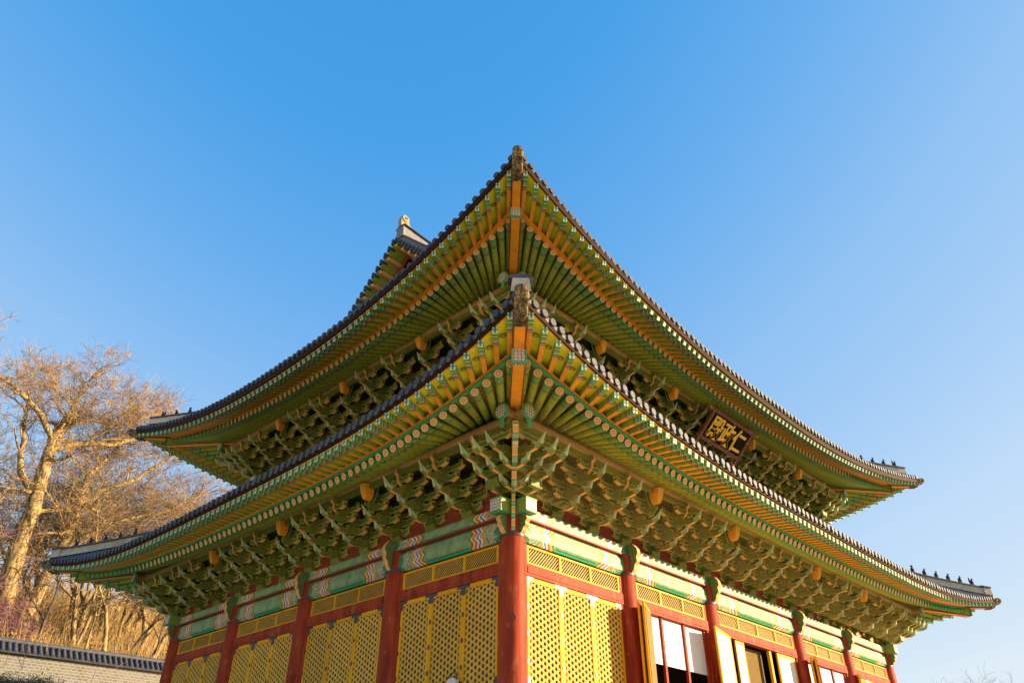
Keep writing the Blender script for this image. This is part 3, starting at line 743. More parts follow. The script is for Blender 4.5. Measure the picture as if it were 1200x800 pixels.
def set_meshes(head=False):
    st = MB(); z = .0
    st.prism([(-.20, .20), (-.20, .09), (-.13, 0), (.13, 0), (.20, .09), (.20, .20)], -.2, .2, m_brk, 'x', [None, m_peach, None, m_peach, None, None])
    Z = [.20, .48, .76, 1.04]
    arm(st, 0, Z[0], .42); arm(st, 0, Z[1], .62); arm(st, 0, Z[2], .42)
    arm(st, .45, Z[1], .40, .18); arm(st, .45, Z[2], .62, .18)
    arm(st, .90, Z[2], .40, .18); arm(st, .90, Z[3]-.02, .62, .16)
    
    if not head: arm(st, 1.30, Z[3], .42, .15)
    for k, oo in enumerate((.45, .90, 1.34)): st.box((-.03, -.056, Z[k]+.001), (oo-.09, .056, Z[k]+.199), m_brk)
    # top cloud-shaped piece with the curled end under the purlin
    pr = [(0, Z[3]+.0), (.98, Z[3]+.0), (1.12, Z[3]-.06), (1.30, Z[3]-.05), (1.42, Z[3]+.06), (1.44, Z[3]+.2), (1.52, Z[3]+.26), (1.50, Z[3]+.36), (1.42, Z[3]+.40), (1.36, Z[3]+.33), (0, Z[3]+.30)]
    if not head: st.prism(pr, -.052, .052, m_brk, 'y', [None, m_peach, m_peach, m_peach, m_peach, m_peach, m_peach, m_peach, m_peach, None, None])
    T = []
    for k, oo in enumerate((.45, .90, 1.34)):
        t = MB(); p = tongue_prof(oo, Z[k], .58); n = len(p)
        sides = [m_brk, m_brk, m_mint, m_mint, m_mint, m_mint, m_brk, m_peach, m_peach, m_brk]
        # tongue: flared outline, narrowing to a point at the tip
        base = p[0][0]
        def wd(x): return .046 if x < oo+.24 else (.052 if x < oo+.45 else .010)
        A = [Vector((q[0], -max(.012, wd(q[0])), q[1])) for q in p]; B = [Vector((q[0], max(.012, wd(q[0])), q[1])) for q in p]
        half = [0, 1, 2, 3, 4, 5, 6, 7, 8, 9]
        for S, rev in ((A, True), (B, False)):
            f1 = [2, 3, 4, 5, 6, 7]; f0 = [0, 1, 2, 7, 8, 9]
            for f, mm in ((f1, m_mint), (f0, m_brk)): t.add([S[i] for i in (f[::-1] if rev else f)], [tuple(range(len(f)))], mm)
        for i in range(n):
            j = (i+1) % n; t.add([A[i], A[j], B[j], B[i]], [(0, 1, 2, 3)], sides[i])
        T.append(t.mesh('tongue'))
    return st.mesh('bracket_set'), T
ME_S, ME_T = set_meshes(); ME_SH = set_meshes(True)[0]
mb = MB()
sh_ = [(-.17, 1.49), (.17, 1.49), (.175, 1.30), (.15, 1.14), (.09, 1.01), (0, .96), (-.09, 1.01), (-.15, 1.14), (-.175, 1.30)]
A = [Vector((1.66-.28*(1.49-z), y*.92, z)) for y, z in sh_]; B = [Vector((1.50-.28*(1.49-z), y, z)) for y, z in sh_]; C_ = [Vector((1.15, y, z)) for y, z in sh_]
mb.add(A, [tuple(range(9))], m_orange2); mb.grid([A+A[:1], B+B[:1], C_+C_[:1]], m_orange, False)
mb.prism([(-.40, 1.48), (-.36, 1.22), (-.27, 1.02), (-.12, .90), (.12, .90), (.27, 1.02), (.36, 1.22), (.40, 1.48)], 1.22, 1.26, m_ceil, 'x', [m_bgreen]*8)
ME_H = mb.mesh('beam_head')
def put_set(M, head=False, sc=1.0):
    M = M @ TR((random.uniform(-.012, .012), random.uniform(-.015, .015), 0)) @ Matrix.Rotation(radians(random.uniform(-.8, .8)), 4, 'Z')
    b = mkobj('bracket_set', ME_SH if head else ME_S, M, hall)
    for t in (ME_T[:2] if head else ME_T): mkobj('tongue', t, M @ TR((random.uniform(-.015, .02), 0, random.uniform(-.008, .008))), b)
    if head: mkobj('beam_head', ME_H, M @ TR((.12, 0, .18)) @ Matrix.Diagonal((.85, .78, .82, 1)), b)
for ins, zb, LL in ((0, 0, L1), (IN, UZ, L2)):
    for side in 'SW' if True else 'SENW':
        ln = LL[side]; F = FR[side]
        full = BX if side == 'S' else BY
        L = LEN[side]; Z = zb+.77
        pos = []
        for i in range(len(full)-1):
            k = 4 if (full[i+1]-full[i]) > 5 else 3
            pos += [(full[i]+(full[i+1]-full[i])*j/k, j == 0) for j in range(k)]
        pos = [(s, h) for s, h in pos if s > ins+.4 and s < L-ins-.4]
        if side == 'W': pos = [(L-s, h) for s, h in pos]
        for s, h in pos: put_set(F @ TR((-ins, s, Z)), h)
    for side in 'EN':       # sides turned away from the photograph: near the shared corners only
        L = LEN[side]; F = FR[side]
        for j in range(1, 4):
            s = ins+1.5*j
            put_set(F @ TR((-ins, s if side == 'E' else L-s, zb+.77)))
    # corner sets: arms both ways and a row of diagonal arms
    for ci, c in enumerate(CORN):
        if c == (1, 1): continue
        q = Vector(((ins if c[0] < 0 else Wd-ins), (ins if c[1] < 0 else Dp-ins), zb+.77))
        for d in (Vector((c[0], 0, 0)), Vector((0, c[1], 0))):
            M = orient(q, d); b = mkobj('corner_bracket_set', ME_S, M, hall)
            for t in ME_T: mkobj('tongue', t, M, b)
            # extra tongues flanking the diagonal
            for k, off in ((0, .45), (1, .9)):
                sgn = 1 if (Vector((0, 0, 1)).cross(d)).dot(Vector((c[0], c[1], 0))) > 0 else -1
                M2 = orient(q+Vector((0, 0, 0)), d) @ TR((0, sgn*off, 0))
                for t in ME_T[k:]: mkobj('tongue', t, M2, b)
                arm_b = MB(); arm(arm_b, 1.34-.001*k, 1.05+.002*k, .36, .16)
                for kk, oo in enumerate((.45, .90, 1.34)): arm_b.box((-.03, -.056, [.20, .48, .76][kk]+.001), (oo-.09, .056, [.20, .48, .76][kk]+.199), m_brk)
                mkobj('bracket_arm', arm_b, M2, b)
        d = Vector((c[0], c[1], 0)).normalized(); M = orient(q, d)
        mb = MB(); r2 = 1.414
        prv = 0
        for k, (oo, z) in enumerate(((.45, .20), (.90, .48), (1.34, .76))):
            p = tongue_prof(oo*r2, z, .55); mb.prism([(0, z+.2)]+p+[(0, z)], -.062-.002*k, .062+.002*k, m_diag, 'y')
        mb.prism([(0, 1.04), (1.2*r2, 1.02), (1.42*r2, 1.10), (1.46*r2, 1.34), (0, 1.34)], -.07, .07, m_diag, 'y')
        mb.prism([(.2, .75), (.45, .18), (.45, -.25), (.34, -.72), (.27, -.74), (.24, .2)], -.045, .045, m_diag, 'y') if ins == 0 else None
        mkobj('diagonal_bracket_arm', mb, M, hall)

# ------------------------------------------------------------------ door bays
def leaf_meshes(wd, ht, zl):
    """leaf hanging from z=0 down to -ht; lattice field to -zl. local x = outward, y = along from 0 to wd"""
    fr = MB(); b = .085
    fr.box((-.03, 0, -ht), (.03, b, 0), m_yellow); fr.box((-.03, wd-b, -ht), (.03, wd, 0), m_yellow)
    for z0, z1 in ((-b*1.25, 0), (-zl-b, -zl), (-ht, -ht+.12)): fr.box((-.028, b, z0), (.028, wd-b, z1), m_yellow)
    fr.box((-.012, b, -ht+.12), (.006, wd-b, -zl-b), m_yellow)
    la = MB(); y0, y1, z0, z1 = b, wd-b, -zl, -b*1.25; p = .142; bw = .018
    for k, ang in enumerate((90, 30, -30)):
        a = radians(ang); dx, dz = cos(a), sin(a); nx, nz = -dz, dx; cxm, czm = (y0+y1)/2, (z0+z1)/2
        R = int(3.2/p)+1
        for i in range(-R, R+1):
            c = (i+(.5 if k == 0 else 0))*p*(.866 if k == 0 else .866*1); px, pz = cxm+nx*c, czm+nz*c; t0, t1 = -9, 9
            for (pp, dd, lo, hi) in ((px, dx, y0, y1), (pz, dz, z0, z1)):
                if abs(dd) < 1e-6:
                    if not (lo < pp < hi): t0, t1 = 1, 0
                else:
                    ta, tb = (lo-pp)/dd, (hi-pp)/dd; t0 = max(t0, min(ta, tb)); t1 = min(t1, max(ta, tb))
            if t1-t0 < .04: continue
            e = .003*k
            T = Matrix(((1, 0, 0, 0), (0, dx, nx, px), (0, dz, nz, pz), (0, 0, 0, 1)))
            la.box((-.012+e, t0, -bw), (.012+e, t1, bw), m_lat, T)
    # petals at the crossings
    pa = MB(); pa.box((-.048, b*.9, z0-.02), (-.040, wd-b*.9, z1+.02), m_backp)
    return fr, la, pa
LW_, LH, LZ = 1.19, 3.30, 2.36
FRM, LAT, BAK = leaf_meshes(LW_, LH, LZ); FRM = FRM.mesh('door_leaf'); LAT = LAT.mesh('lattice'); BAK = BAK.mesh('backing_paper')
WPA = MB(); WPA.box((-.02, .075, -LZ-.02), (-.01, LW_-.075, -.09), m_paper); WPA.box((.01, .075, -LZ-.02), (.02, LW_-.075, -.09), m_paper); WPA = WPA.mesh('white_paper')
def fit_meshes(mt):
    e = .034; a = MB(); a.box((e-.002, 0, -.075), (e+.008, .22, 0), mt); a.box((e-.002, 0, -.24), (e+.008, .075, -.076), mt)
    h = MB(); h.box((e-.002, -.02, -.05), (e+.012, .035, .05), mt); return a.mesh('corner_plate'), h.mesh('hinge')
FIT = {'iron': fit_meshes(m_iron), 'lit_iron': fit_meshes(m_iron_lit)}
def add_fit(M, o, mt):
    for y0, sg in ((0, 1), (LW_, -1)):
        for z0, s2 in ((0, 1), (-LZ-.09, -1)): mkobj('corner_plate', FIT[mt][0], M @ TR((0, y0, z0)) @ Matrix.Diagonal((1, sg, s2, 1)), o)
    for z in (-.7, -1.3, -1.9): mkobj('hinge', FIT[mt][1], M @ TR((0, 0, z)), o)
ZD = -.88
def leaf(M, fit='iron', lattice=True, sy=1.0, label=None):
    M = M @ Matrix.Diagonal((1, sy, 1, 1))
    o = mkobj('door_leaf', FRM, M, hall)
    if label: o['label'] = label
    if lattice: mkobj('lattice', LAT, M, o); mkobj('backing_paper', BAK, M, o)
    else: mkobj('white_paper', WPA, M, o)
    if fit: add_fit(M, o, fit)
    return o
def transom_mesh(L, n):
    mb = MB(); z0, z1 = -.58, -.12; bw = .05
    mb.box((-.02, 0, z1-bw), (.04, L, z1), m_yellow); mb.box((-.02, 0, z0), (.04, L, z0+bw), m_yellow)
    for i in range(n+1):
        y = (L-bw*1.6)*i/n; mb.box((-.018, y, z0+bw), (.038, y+bw*1.6, z1-bw), m_yellow)
    la = MB(); p = .095
    for k, sg in ((0, 1),):
        c = -1.0
        while c < L+1:
            t0, t1 = z0+bw, z1-bw; ya, yb = c, c+sg*(t1-t0); w2 = .013
            if ya < .02: t0 += .02-ya; ya = .02
            if yb > L-.02: t1 -= yb-(L-.02); yb = L-.02
            if t1-t0 > .02 and ya < L-.03: la.prism([(ya-w2, t0), (ya+w2, t0), (yb+w2, t1), (yb-w2, t1)], .003*k, .016+.003*k, m_lat, 'x')
            c += p
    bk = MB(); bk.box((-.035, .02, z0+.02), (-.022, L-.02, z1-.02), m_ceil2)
    return mb, la, bk
TM = {}
for side in 'SW':
    F = FR[side]; ln = L1[side]
    for i in range(len(ln)-1):
        a, b = ln[i]+.27, ln[i+1]-.27; L = b-a; n = 4 if L > 5 else 3
        key = round(L, 3)
        post = .12
        if key not in TM: TM[key] = [q.mesh(nm) for q, nm in zip(transom_mesh(L-2*post, n), ('transom', 'transom_lattice', 'transom_backing'))]
        M = F @ TR((.05, a+post, 0)); t = mkobj('transom', TM[key][0], M, hall)
        for k in (1, 2): mkobj('transom_lattice' if k == 1 else 'transom_backing', TM[key][k], M, t)
        mb = MB()
        mb.box((-.08, a+.0, -.87), (.12, b, -.582), m_red); mb.box((.12, a+.12, -.80), (.135, b-.12, -.65), m_red)
        for y in (a, b-post): mb.box((-.08, y, BASE+.1), (.10, y+post, -.872), m_red); mb.box((-.08, y, -.58), (.10, y+post, -.1), m_red)
        mb.box((-.08, a+post, BASE+.1), (.10, b-post, ZD-LH-.0), m_red)
        mkobj('door_frame', mb, F, hall)
        w0 = a+post+.01; tot = L-2*post-.02
        if side == 'W' or i in (0, 4):
            fit = 'iron' if side == 'W' else 'lit_iron'
            for k in range(3):
                if side == 'S' and i == 4 and k == 0: leaf(F @ TR((.16, w0+.1, ZD)) @ Matrix.Rotation(radians(-156), 4, 'Z'), None, True, .6, 'lattice leaf folded back')
                leaf(F @ TR((.05, w0+tot*k/3, ZD)), fit, True, tot/3/LW_)
        elif i in (1, 3):      # open bays: lattice shutters folded out at the left, paper windows behind red mullions
            leaf(F @ TR((.14, w0+.32, ZD)) @ Matrix.Rotation(radians(-156), 4, 'Z'), None, True, .98, 'lattice shutter folded back in front of the column')
            leaf(F @ TR((.24, w0+.32, ZD)) @ Matrix.Rotation(radians(-154), 4, 'Z'), None, True, .98, 'lattice shutter folded back in front of the column')
            mb = MB(); 
            for k in range(4):
                y = w0+(tot-.09)*k/3; mb.box((-.05, y, BASE+.3), (.04, y+.09, ZD), m_red)
            wn = mkobj('window_mullions', mb, F, hall)
            for k in range(3):
                y = w0+(tot-.09)*k/3+.10; mb = MB(); mb.box((-.035, y, ZD-1.26), (-.015, y+(tot-.09)/3-.12, ZD-.01), m_paper); mkobj('window_paper', mb, F, wn)
        else:                  # centre bay: white papered leaves and a dark opening
            leaf(F @ TR((.14, w0+.50, ZD+.04)) @ Matrix.Rotation(radians(-166), 4, 'Z'), None, False, 1.42, 'white papered leaf folded back in front of the column')
            leaf(F @ TR((.06, w0+.92, ZD-.01)), None, False, .48, 'narrow white papered leaf')
            leaf(F @ TR((.06, w0+tot-1.45, ZD-.01)), None, False, 1.12, 'white papered leaf at the right of the opening')
            mb = MB(); mb.box((-.05, w0+tot-1.95, BASE+.3), (.05, w0+tot-1.82, ZD), m_yellow); mb.box((-.30, w0+2.05, BASE+.3), (-.26, w0+3.3, ZD-.02), m_net); mkobj('inner_screen', mb, F, hall)
# rear and right walls plain plastered timber, and the interior
for side in 'EN':
    mb = MB(); mb.box((-.06, .2, BASE), (.04, LEN[side]-.2, 0), m_red); mkobj('plain_wall', mb, FR[side], hall)
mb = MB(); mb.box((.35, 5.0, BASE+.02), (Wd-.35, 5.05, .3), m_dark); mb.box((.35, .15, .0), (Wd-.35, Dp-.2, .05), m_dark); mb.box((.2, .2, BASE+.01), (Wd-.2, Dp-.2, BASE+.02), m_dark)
mkobj('interior', mb, I4, hall)

# fine bird net stretched below the front eave
def mk_birdnet():
    n = NB('fine_net', .8, .1); n.put(n.b.inputs['Base Color'], (.62, .46, .16)); tr_ = n.t.nodes.new('ShaderNodeBsdfTransparent'); mx = n.t.nodes.new('ShaderNodeMixShader'); mx.inputs[0].default_value = .10
    out = [q for q in n.t.nodes if q.type == 'OUTPUT_MATERIAL'][0]; n.t.links.new(tr_.outputs[0], mx.inputs[1]); n.t.links.new(n.b.outputs[0], mx.inputs[2]); n.t.links.new(mx.outputs[0], out.inputs['Surface']); return n.m
mb = MB(); rows = []
for j in range(7):
    t = j/6; o = .64+1.30*t; z = .84+1.46*t-.10*sin(pi*t)
    rows.append([FR['S'] @ Vector((o-.02*sin(i*1.3), -o+(Wd+2*o)*i/60, z+(.30*abs(2*i/60-1)**6)*t)) for i in range(61)])
mb.grid(rows, mk_birdnet()); mkobj('bird_net', mb, I4, hall)
nb = empty('white_box', (-.22, 1.72, -3.3), 'small white box with a dark wire loop, in front of the left lattice door', 'box')
mb = MB(); mb.prism([(-.15, -.32), (.15, -.32), (.15, .24), (.10, .28), (-.10, .28), (-.15, .24)], -.05, .05, m_white, 'x'); mkobj('box_body', mb, TR((-.22, 1.72, -3.30)), nb)
mb = MB(); mb.tube([(0, -.13, .24), (0, -.13, .34), (0, -.06, .40), (0, .06, .40), (0, .13, .34), (0, .13, .24)], .014, 6, m_iron); mkobj('wire_loop', mb, TR((-.22, 1.72, -3.30)), nb)

# ------------------------------------------------------------------ signboard
mb = MB(); sw, sh = 2.9, 1.25
SBM = Matrix.Translation((11.93, -.22, 6.98)) @ Matrix.Rotation(radians(180-47+0), 4, 'X')
# local frame: x along the facade, y up the board, z out of the face
xa = Vector((1, 0, 0)); ya = Vector((0, -.86, .86)).normalized(); za = xa.cross(ya)
SBM = Matrix((xa, ya, za)).transposed().to_4x4(); SBM.translation = (11.95, -.24, 6.95)
sign = empty('signboard', (11.95, -.24, 6.95), 'black signboard with three gold characters hung tilted under the upper eave', 'signboard'); place(sign, SBM)
mb = MB(); mb.box((-sw/2+.14, -sh/2+.12, -.03), (sw/2-.14, sh/2-.12, .02), m_black); mkobj('board', mb, SBM, sign)
mb = MB()
def mk_sf():
    n = NB('patterned_frame', .5, .3); v = n.tc.outputs['Object']
    return n.fin(n.ramp(n.vor(v, 7), [(0, (.50, .30, .16)), (.16, (.28, .22, .15)), (.24, (.16, .05, .025)), (.6, (.20, .065, .03))], True))
m_sf = mk_sf()
mb.box((-sw/2-.22, sh/2-.12, -.05), (sw/2+.26, sh/2+.02, .06), m_sf); mb.box((-sw/2-.12, -sh/2-.02, -.05), (sw/2+.12, -sh/2+.12, .06), m_sf)
for sx in (-1, 1):
    mb.box((sx*sw/2-.07, -sh/2-.22, -.048), (sx*sw/2+.07, sh/2+.0, .058), m_sf)
    mb.cyl((sx*sw/2, -sh/2-.22, 0), (sx*sw/2, -sh/2-.34, .02), .07, .05, 10, m_peach)
    mb.cyl((sx*(sw/2+.24), sh/2-.05, 0), (sx*(sw/2+.42), sh/2-.02, .03), .07, .04, 10, m_purlin)
mkobj('frame', mb, SBM, sign)
cu = bpy.data.curves.new('characters', 'FONT'); cu.body = '殿政仁'; cu.size = .90; cu.align_x = 'CENTER'; cu.align_y = 'CENTER'; cu.extrude = .015; cu.offset = .018; cu.space_character = .98
to = bpy.data.objects.new('tmp', cu); COL.objects.link(to); dg = bpy.context.evaluated_depsgraph_get()
me = bpy.data.meshes.new_from_object(to.evaluated_get(dg)); bpy.data.objects.remove(to); me.name = 'gold_characters'; me.materials.clear(); me.materials.append(m_gold)
xs = [v.co.x for v in me.vertices]; ys = [v.co.y for v in me.vertices]; cx_, cy_ = (min(xs)+max(xs))/2, (min(ys)+max(ys))/2
kx = 2.50/(max(xs)-min(xs)); ky = .96/(max(ys)-min(ys))
for v in me.vertices: v.co.x = (v.co.x-cx_)*kx; v.co.y = (v.co.y-cy_)*ky
mkobj('gold_characters', me, SBM @ TR((0, 0, .036)), sign)
mb = MB()
for sx in (-1, 1): mb.tube([(sx*1.2, sh/2-.02, -.02), (sx*1.2, sh/2+.25, -.35)], .018, 6, m_iron)
mkobj('hanging_hook', mb, SBM, sign)

# ------------------------------------------------------------------ ridge figures
def fig_mesh(kind, seed):
    r = random.Random(seed); mb = MB()
    mb.prism([(-.11, 0), (.11, 0), (.09, .05), (-.09, .05)], -.08, .08, m_clay, 'y')
    lean = r.uniform(-.02, .04)
    mb.ball((-.01, 0, .15), (.085, .075, .12), m_clay); mb.ball((.02+lean, 0, .23), (.065, .06, .08), m_clay)
    mb.ball((.05+lean, 0, .33), (.055, .05, .055), m_clay)
    mb.ball((.10+lean, 0, .325), (.035, .028, .025), m_clay, 8, 5)
    for s in (-1, 1):
        mb.tube([(.02, .06*s, .22), (.08, .07*s, .14), (.09, .05*s, .05)], [.03, .025, .022], 6, m_clay)
        mb.tube([(-.03, .06*s, .1), (.05, .085*s, .11), (.08, .07*s, .04)], [.045, .035, .025], 6, m_clay)
        if kind == 'beast': mb.cyl((.03+lean, .03*s, .36), (.01+lean, .045*s, .42), .016, .004, 5, m_clay)
    if kind == 'hat': mb.cyl((.04+lean, 0, .36), (.04+lean, 0, .38), .09, .085, 12, m_clay); mb.cyl((.04+lean, 0, .38), (.04+lean, 0, .43), .045, .035, 10, m_clay)
    if kind == 'tall': mb.prism([(-.10, .05), (-.14, .25), (-.09, .45), (-.05, .30), (-.03, .15)], -.02, .02, m_clay, 'y')
    return mb.mesh('ridge_figure')
FM = {k: fig_mesh(k, i) for i, k in enumerate(('beast', 'hat', 'tall'))}
ORD = ['outermost', 'second from the tip', 'third from the tip', 'fourth from the tip', 'fifth from the tip', 'innermost']
def figures(roof, c, cnt, q_in, z_in, v0, dv, where):
    pts = hip_pts(roof, c, q_in, z_in, v0, v0+dv*(cnt-1), max(1, cnt-1))
    for i, p in enumerate(pts[:cnt]):
        kind = 'tall' if i == 0 else ('hat' if i == cnt-1 else 'beast')
        d = Vector((c[0], c[1], 0)).normalized(); M = orient(Vector(p)+Vector((0, 0, .29+.125)), d) @ Matrix.Scale(.66 if c[0] < 0 else .76, 4)
        o = mkobj('roof_figure', FM[kind], M)
        od = ORD[i] if i < cnt-1 else 'innermost'
        o['label'] = 'small dark clay figure, %s on the %s' % (od, where); o['category'] = 'roof figurine'; o['group'] = 'clay figures on the roof corners'
figures('lo', (1, -1), 6, -IN, 5.2, .10, .066, 'lower roof corner at the right')
figures('up', (1, -1), 4, QU, ZU, .12, .066, 'upper roof corner at the right')
figures('lo', (-1, 1), 5, -IN, 5.2, .11, .07, 'lower roof corner at the left')
figures('up', (-1, 1), 3, QU, ZU, .13, .07, 'upper roof corner at the left')

# ------------------------------------------------------------------ ground, terrace, wall
def gz(x, y):
    def ss(a, b, t): t = max(0, min(1, (t-a)/(b-a))); return t*t*(3-2*t)
    z = YARD+7.75*ss(22, 42.5, y)
    if y > 44.3: z += 1.2+min(.30*(y-44.3), 26)
    return z+(.5*sin(x*.31)*sin(y*.23) if y > 46 else 0)
rows = []; ysl = [-900, -300, -100, -40, -10, 5, 14, 16, 18, 20, 22, 24, 26, 29, 32, 35, 38, 41, 44.2, 44.4, 47, 50, 53, 56, 59, 62, 66, 70, 76, 85, 100, 140, 200, 400, 900]
xsl = [-900, -400, -200, -100, -60, -40, -30, -20, -14, -8, -4, 0, 4, 8, 12, 16, 20, 26, 32, 40, 60, 100, 200, 400, 900]
def hillfade(x, y, z): return z if y < 20 else (z if x < 60 else z+(YARD-z)*min(1, (x-60)/60))
mb = MB()
mb.grid([[Vector((x, y, hillfade(x, y, gz(x, y)))) for x in xsl] for y in ysl if y < 44.3], m_ground)
mb.grid([[Vector((x, y, hillfade(x, y, gz(x, y)))) for x in xsl] for y in ysl if y > 44.1], m_hill)
mkobj('ground', mb, kind='structure')
mb = MB(); mb.box((-6, -7, YARD), (Wd+6, Dp+5, -5.9), m_granite); mb.box((-4.2, -4.8, -5.9), (Wd+4.2, Dp+4.2, BASE), m_granite)
for x in range(-6, 31, 2):
    mb.box((x+.01, -7.03, YARD+.02), (x+1.98, -7.0, -5.93), m_granite)
mkobj('stone_terrace', mb, kind='structure')

WY = 44.0
wallE = empty('garden_wall', (0, WY, .3), 'grey stone garden wall capped with dark tiles at the left', 'wall')
mb = MB(); mb.box((-40, WY, -.6), (44, WY+.5, 2.92), m_wall); mkobj('wall_face', mb, I4, wallE)
mb = MB()
mb.prism([(WY-.34, 2.94), (WY-.38, 3.02), (WY+.25, 3.60), (WY+.88, 3.02), (WY+.84, 2.94)], -40, 44, m_tile, 'x')
x = -14.0
while x < 32:
    mb.cyl((x, WY-.42, 3.04), (x, WY+.2, 3.62), .10, .10, 8, m_tile)
    x += .36
mb.cyl((-40, WY+.25, 3.68), (44, WY+.25, 3.68), .16, .16, 8, m_tile)
mkobj('wall_cap', mb, I4, wallE)

def leafcloud(mb, n, fn, size, m, r):
    for _ in range(n):
        c = Vector(fn()); a = Vector((r.gauss(0, 1), r.gauss(0, 1), r.gauss(0, 1))).normalized(); b = a.orthogonal().normalized(); s = size*r.uniform(.6, 1.4); t = a.cross(b)
        mb.add([c-a*s, c+b*s*.5, c+a*s, c-b*s*.5], [(0, 1, 2, 3)], m)
r = random.Random(3)
mb = MB()
for _ in range(44):
    cx0 = r.uniform(-7, 4.3); cz = r.uniform(.5, 1.45)
    leafcloud(mb, 240, lambda: (cx0+r.gauss(0, .4), 42.9+r.gauss(0, .35), cz+r.gauss(0, .28)), .06, m_leaf, r)
hg = empty('hedge', (0, 42.9, .3), 'clipped dark green hedge below the stone wall', 'hedge'); mkobj('foliage', mb, I4, hg)
mb = MB()
for i in range(18): xx = -7+i*.62; mb.tube([(xx, 42.9, .1), (xx+.1, 42.95, .9), (xx+.05, 42.9, 1.5)], [.05, .035, .01], 5, m_bark2)
mkobj('stem', mb, I4, hg)

# ------------------------------------------------------------------ bare trees
def tree(name, base, H, seed, label, lean=(0, 0), spread=.5, m=None, mt=None, depth=6, sm=1.0, r0=None, fork=.3, dens=1.0, guide=None, tw=.011):
    R = random.Random(seed); base = Vector(base); m = m or m_bark; mt = mt or m_twig
    tr = MB(); cr = MB(); r0 = r0 or H*.022
    tips = []
    def grow(p, d, L, rad, lev, mb):
        n = 4 if lev < 3 else 3; pts = [p.copy()]; rr = [rad]; q = p.copy(); dd = d.copy(); wob = .08+.045*lev
        for i in range(n):
            dd = (dd+Vector((R.gauss(0, wob*1.5), R.gauss(0, wob*1.5), R.gauss(0, wob)+.04*(lev > 1)))).normalized()
            q = q+dd*L/n; pts.append(q.copy()); rr.append(rad*(1-.40*(i+1)/n))
        mb.tube(pts, rr, 9 if lev == 0 else (6 if lev < 3 else (4 if lev < 4 else 3)), m if lev < 5 else mt, cap=False)
        re = rr[-1]
        for i in range(1, n+1):
            if lev >= depth-2: tips.append((pts[i], (pts[i]-pts[i-1]).normalized()))
        if lev >= depth: return
        k = 2 if lev < 1 else (3 if R.random() < .5*dens else 2)
        a0 = R.uniform(0, 2*pi)
        for i in range(k):
            ax = dd.orthogonal().normalized(); ax.rotate(Matrix.Rotation(a0+2*pi*i/k+R.gauss(0, .3), 3, dd))
            sp = spread*R.uniform(.7, 1.6)*(1 if i else .6)
            grow(q, (dd*cos(sp)+ax*sin(sp)).normalized(), L*R.uniform(.68, .86), max(.030 if lev < 3 else .018, re*R.uniform(.68, .88)), lev+1, cr)
        for i in range(1, n):
            if lev >= 1 and R.random() < .7*dens:
                ax = Vector((R.gauss(0, 1), R.gauss(0, 1), R.gauss(.3, .6))).normalized()
                grow(pts[i], (dd*.6+ax*.8).normalized(), L*.55*R.uniform(.7, 1.1), max(.024 if lev < 3 else .016, rr[i]*.48), min(depth, lev+2), cr)
    if guide:
        for li, (pts, r1, r2, nl) in enumerate(guide):
            pts = [Vector(p) for p in pts]; fine = []
            for a, b in zip(pts[:-1], pts[1:]):
                for k in range(3): fine.append(a.lerp(b, k/3)+Vector((R.gauss(0, .06), R.gauss(0, .06), 0)))
            fine.append(pts[-1]); n = len(fine)
            rr = [r1+(r2-r1)*i/(n-1) for i in range(n)]
            (tr if li == 0 else cr).tube(fine, rr, 12, m, cap=False)
            d = (fine[-1]-fine[-2]).normalized()
            for _ in range(2):
                ax = Vector((R.gauss(0, 1), R.gauss(0, 1), R.gauss(.2, .4))).normalized(); grow(fine[-1], (d*.8+ax*.5).normalized(), nl*1.0, r2*.8, 2, cr)
            for i in range(3 if li else int(n*.6), n):
                if R.random() < .55:
                    ax = Vector((R.gauss(0, 1), R.gauss(0, 1), R.gauss(.4, .4))).normalized(); grow(fine[i], (d*.5+ax*.8).normalized(), nl*R.uniform(.8, 1.3), rr[i]*.42, 2 if R.random() < .5 else 3, cr)
    else:
        grow(base, Vector((lean[0], lean[1], 1)).normalized(), H*fork, r0, 0, tr)
    for q, dd in tips:
        if R.random() < .45: continue
        for _ in range(1):
            ax = Vector((R.gauss(0, 1), R.gauss(0, 1), R.gauss(.25, .8))).normalized(); e = q+(dd*.8+ax*.7).normalized()*R.uniform(.5, 1.1)
            w_ = (CAMD.cross(e-q)).normalized()*tw if False else Vector((R.gauss(0, 1), R.gauss(0, 1), R.gauss(0, .5))).cross(e-q).normalized()*tw
            cr.add([q-w_, q+w_, e+w_*.4, e-w_*.4], [(0, 1, 2, 3)], mt)
            e2 = q.lerp(e, .5)+ax*.3; cr.add([q.lerp(e, .5)-w_*.8, q.lerp(e, .5)+w_*.8, e2], [(0, 1, 2)], mt)
    t = empty(name, base, label, 'tree', 'bare trees behind the garden wall'); mkobj('trunk', tr, I4, t); mkobj('crown', cr, I4, t); return t
def A_(az, y): x = -12.69+(y+12.04)/math.tan(radians(az)); return (x, y, gz(x, y)-.2)
YT = 48.0; kT = (YT+12.04)/54.04
def V_(x, z, dy=0): return (-12.69+(x+12.69)*kT, YT+dy, -5.85+(z+5.85)*kT)
b0 = V_(-.9, 0.6)
